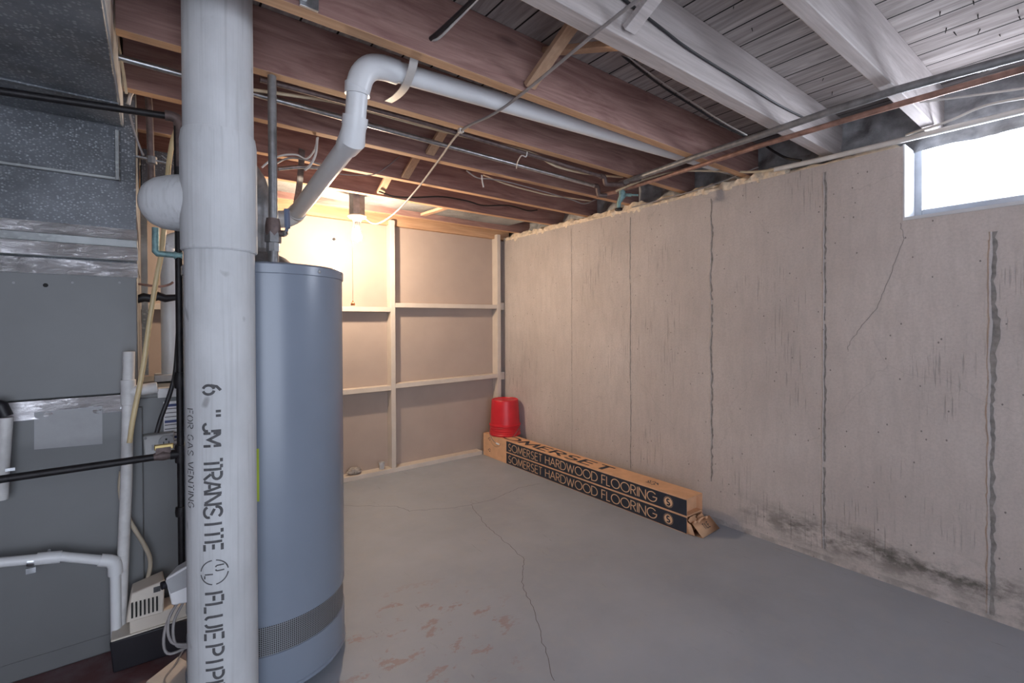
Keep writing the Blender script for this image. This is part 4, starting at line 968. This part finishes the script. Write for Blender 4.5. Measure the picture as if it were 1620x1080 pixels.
# ================================================================== OVERHEAD PIPES AND CABLES
cdn = thing('steel_conduit', (1.6, 1.95, 2.05), 'long shiny steel conduit in the bay behind the white pipe, ending in an elbow', 'pipe')
q0, q1 = at(400, 148, Y=1.95), at(945, 295, Y=1.95)
part('tube', 'steel_conduit', cdn, lambda t: t.tube([q0-(q1-q0)*.25, q1], .0105, 14))
part('elbow', 'rusty_iron', cdn, lambda t: t.tube([q1-Vector((.03, 0, 0)), q1, q1+Vector((.008, .0, -.03)), q1+Vector((.016, -.005, -.05)), q1+Vector((.05, -.03, -.052))], .0135, 14, spline=4))
cp = thing('brown_pipe', (1.6, 1.80, 2.02), 'thin brown pipe tucked just behind the stapled joist', 'pipe')
g = [at(u, v, Y=1.80) for u, v in ((560, 165), (680, 197), (840, 245), (955, 280))]
part('tube', 'rusty_iron', cp, lambda t: t.tube([g[0]-(g[1]-g[0])*1.0]+g, .0095, 12))
part('elbow', 'rusty_iron', cp, lambda t: t.tube([g[-1]-Vector((.03, 0, 0)), g[-1]+Vector((.004, 0, 0)), g[-1]+Vector((.012, -.002, -.028)), g[-1]+Vector((.03, -.005, -.036)), (2.16, 1.785, 1.99)], .013, 14, spline=4))
part('wire_tie', 'cable_white', cp, lambda t: t.tube([at(834, 240, Y=1.78), at(832, 248, Y=1.785), at(825, 246, Y=1.80), at(819, 256, Y=1.85), at(817, 266, Y=1.94)], .003, 6, spline=3))
# supply pipes along the right wall
ps = thing('grey_supply_pipe', (2.165, .8, 2.0), 'grey steel pipe under the joist ends, upper of the two running to the window', 'pipe')
part('tube', 'grey_iron', ps, lambda t: t.tube([(2.15, -.5, 2.0), (2.118, .2, 2.0), (2.075, .50, 2.0), (2.080, .73, 2.0), (2.101, .99, 2.0), (2.118, 1.30, 2.0), (2.168, 1.79, 2.0)], .014, 16))
part('coupling', 'rusty_iron', ps, lambda t: t.lathe([(.015, -.03), (.019, -.03), (.02, 0), (.019, .03), (.015, .03)], (2.168, 1.70, 2.0), (0, 1, 0), 14))
part('end_tee', 'rusty_iron', ps, lambda t: t.lathe([(0, -.02), (.02, -.02), (.02, .02), (0, .02)], (2.168, 1.79, 1.997), (0, 1, 0), 14))
cu = thing('copper_supply_pipe', (2.22, .8, 1.995), 'reddish copper pipe under the joist ends, beside the grey steel pipe', 'pipe')
part('tube', 'copper', cu, lambda t: t.tube([(2.245, -.5, 1.995), (2.22, .2, 1.995), (2.205, .52, 1.995), (2.203, .77, 1.995), (2.207, 1.04, 1.995), (2.238, 1.37, 1.995), (2.268, 1.90, 1.995), (2.20, 2.02, 1.98)], .0115, 14))
part('tee', 'rusty_iron', cu, lambda t: t.lathe([(.0, -.025), (.0185, -.025), (.0185, .025), (0, .025)], (2.267, 1.88, 1.995), (0, 1, 0), 14))
vl = part('drain_valve', 'verdigris', cu, lambda t: (t.tube([(2.262, 1.87, 2.0), (2.262, 1.87, 1.955), (2.25, 1.885, 1.92), (2.25, 1.888, 1.885)], [.018, .02, .013, .011], 12), t.tube([(2.262, 1.87, 1.965), (2.285, 1.82, 1.955)], .010, 12)))
part('valve_handle', 'black_iron', vl, lambda t: (t.lathe([(0, 0), (.022, 0), (.024, .006), (.022, .012), (0, .012)], (2.25, 1.888, 1.872), n=10), ))
part('lever', 'verdigris', vl, lambda t: t.bar((2.280, 1.825, 1.956), (2.305, 1.785, 1.95), .02, .008))

def cable(name, pts, r, mat, label, sp=6, cat='cable', group=None):
    t = MB(); t.tube(pts, r, 8, spline=sp); return tag(t.build(name, mat), label, cat, group)
lc = thing('light_cable', (1.05, 1.74, 2.01), 'dark cable stapled under the joists and sagging to the bulb fixture', 'cable')
part('cable', 'cable_grey', lc, lambda t: t.tube([(.985, .30, 2.013), (.988, .76, 2.012), (1.053, 1.30, 2.010), (1.055, 1.5, 2.001), (1.05, 1.735, 2.010), at(695, 252, Y=2.10), at(662, 296, Y=2.5), at(630, 332, Y=2.86), at(606, 350, Y=3.02), at(590, 353, Y=3.07), (LX+.03, LY-.01, 1.905)], .0052, 8, spline=6))
part('staple', 'cable_white', lc, lambda t: t.box((1.04, 1.728, 2.004), (1.062, 1.748, 2.022)), bevel=.002)
cable('hole_cable', [at(681, 62, Y=1.322), at(690, 55, Y=1.29), at(720, 28, Y=1.18), at(760, -10, Y=1.05)], .0075, 'cable_black', 'thick black cable coming out of the hole in the brown joist')
cable('hole_wire', [at(682, 64, Y=1.322), at(695, 60, Y=1.28), at(725, 30, Y=1.17), at(764, -10, Y=1.04)], .0035, 'cable_white', 'thin pale wire beside the thick black cable from the joist hole')
cable('bay_cable', [at(u, v, Y=1.20) for u, v in ((980, 84), (1010, 108), (1050, 138))]+[at(1100, 170, Y=1.15), at(1140, 196, Y=1.1), at(1178, 215, Y=1.06)], .0045, 'cable_black', 'black double cable slanting across the bay left of the broad pale joist')
cable('bay_wire', [at(u, v-3, Y=1.19) for u, v in ((986, 86), (1012, 107), (1052, 136))]+[at(1102, 166, Y=1.15), at(1142, 192, Y=1.1), at(1182, 214, Y=1.06)], .003, 'cable_white', 'pale wire running beside the black double cable left of the broad joist')
cable('joist_wire', [at(u, v, Y=.888) for u, v in ((975, -10), (1040, 40), (1090, 78), (1160, 122), (1230, 165), (1275, 188))], .0045, 'cable_black', 'dark wire stapled along the side of the broad pale joist')
cable('beige_cable', [at(400, 142, Y=1.86), at(470, 152, Y=1.86), at(540, 164, Y=1.85), at(660, 197, Y=1.84), at(740, 217, Y=1.83), at(838, 241, Y=1.80), at(880, 263, Y=1.82), at(930, 275, Y=1.84), at(985, 280, Y=1.84)], .006, 'cable_cream', 'cream cable running with the brown pipe behind the white pipe')
cable('wall_cable', [(2.19, 1.86, 1.972), at(1020, 284, X=2.27), at(1075, 271, X=2.42), at(1130, 270.5, X=2.54), at(1190, 272, X=2.61), at(1230, 267, X=2.632)], .0065, 'cable_cream', 'cream cable crossing from the pipe cluster to the wall top')
t = MB(); t.tube([at(1225, 268, X=2.636), at(1300, 252, X=2.636), at(1430, 221, X=2.636), at(1620, 175, X=2.636), (2.636, -.3, at(1620, 175, X=2.636).z)], .0125, 14)
tag(t.build('white_conduit', 'cable_white'), 'white conduit along the wall top, crossing in front of the window head', 'pipe')
cable('window_cable', [at(1434, 214, X=2.66), at(1450, 208, X=2.63), at(1500, 192, X=2.62), at(1550, 170, X=2.60), at(1590, 160, X=2.58), at(1640, 152, X=2.57)], .0055, 'cable_white', 'thin white cable curving up from the window corner to the right edge')
cable('straight_wire', [at(1418, 166, X=2.40), at(1500, 156, X=2.40), at(1560, 148, X=2.40), at(1640, 137, X=2.40)], .004, 'cable_white', 'thin straight white wire between copper pipe and curving cable at right')
t = MB(); P = catmull([at(1525, 114, X=2.20), at(1560, 110, X=2.20), at(1600, 96, X=2.20), at(1645, 78, X=2.20)], 14)
for ph in (0, PI): t.tube([p+Vector((0, .0, .0))+Vector((math.cos(i*.9+ph), 0, math.sin(i*.9+ph)))*.0032 for i, p in enumerate(P)], .0032, 6)
tag(t.build('twisted_cable', 'cable_white'), 'twisted pale cable just below the grey steel pipe at far right', 'cable')
cable('foam_cable', [at(u, v, X=2.66) for u, v in ((1208, 228), (1225, 240), (1245, 250), (1268, 254))], .006, 'cable_black', 'short black cable drooping onto the foam right of the copper pipe')
cable('sill_cable', [at(u, v, X=2.645) for u, v in ((1000, 328), (1060, 312), (1110, 298), (1160, 280), (1200, 264))], .004, 'cable_grey', 'grey wire lying along the cream foam on the wall top')
cable('dark_bay_wire', [at(600, 303, Y=2.9), at(625, 311, Y=2.93), at(660, 312, Y=2.935), at(700, 311, Y=2.935), at(740, 318, Y=2.935), at(765, 325, Y=2.935), at(805, 325, Y=2.935), at(835, 333, Y=2.935), at(850, 332, Y=2.935)], .005, 'cable_black', 'dark wavy wire on the joist in front of the galvanized sheet')
cable('yellow_cable', [at(u, v, Y=2.22) for u, v in ((765, 277), (800, 291), (840, 302), (870, 309), (900, 313), (935, 318))], .0045, 'cable_cream', 'yellowish cable under the conduit joist towards the right wall')
cable('grey_bay_cable', [at(u, v, Y=2.20) for u, v in ((738, 270), (755, 281), (775, 283), (800, 287), (850, 300), (905, 316), (925, 322), (950, 312))], .004, 'cable_grey', 'thin grey cable sagging beside the yellowish one')
cable('white_tail', [at(u, v, Y=2.18) for u, v in ((762, 277), (763, 286), (765, 296))], .004, 'cable_white', 'short white cable tail hanging below the conduit joist')
cable('loop_wire', [at(u, v, Y=2.2) for u, v in ((414, 265), (430, 252), (450, 245), (470, 245), (485, 251), (497, 238), (503, 217))], .004, 'cable_white', 'white wire looping behind the steel water pipe below the joists')
cable('loop_wire', [at(u, v, Y=2.22) for u, v in ((430, 264), (445, 254), (460, 250), (480, 252), (500, 258), (520, 265))], .004, 'cable_grey', 'dark wire looping beside the white one behind the water pipe')
cable('white_drop_cable', [at(u, v, Y=2.18) for u, v in ((502, 218), (499, 245), (490, 262), (482, 269))], .0055, 'cable_white', 'short thick white cable hanging left of the diagonal white pipe')
t = MB(); t.tube([at(u, v, Y=2.45) for u, v in ((440, 267), (475, 264), (510, 265)) ], .009, 12, spline=4); tag(t.build('short_conduit', 'steel_conduit'), 'short grey tube behind the water pipe, left of the diagonal pipe', 'pipe')
cable('sag_wire', [at(u, v, Y=2.53) for u, v in ((535, 275), (560, 277), (590, 276), (612, 264), (632, 247))], .0028, 'cable_grey', 'thin wire sagging under the joist left of the bulb')
cable('fixture_cable', [(LX+.02, LY, 2.03), (LX+.05, LY+.03, 2.045), (LX+.09, LY-.03, 2.06)], .006, 'cable_white', 'short white cable entering the top of the light box')
# bracket with pale block on the brown joist, top left
P0, P1 = at(487, 16, Y=1.312), at(504, 19, Y=1.312)
jb = thing('joist_bracket', (P0.x, 1.31, 2.06), 'metal bracket holding a pale block on the brown joist near the flue top', 'bracket')
part('plate', 'steel_conduit', jb, lambda t: t.box((P0.x-.02, 1.309, P1.z), (P1.x, 1.318, P1.z+.10)), bevel=.001)
part('block', 'paper_white', jb, lambda t: t.hexa([(P0.x-.10, 1.285, P1.z+.012), (P0.x-.004, 1.285, P1.z+.010), (P0.x-.004, 1.309, P1.z+.010), (P0.x-.10, 1.309, P1.z+.012)], [(P0.x-.11, 1.28, P1.z+.09), (P0.x+.006, 1.28, P1.z+.085), (P0.x+.006, 1.309, P1.z+.085), (P0.x-.11, 1.309, P1.z+.09)]), bevel=.004)
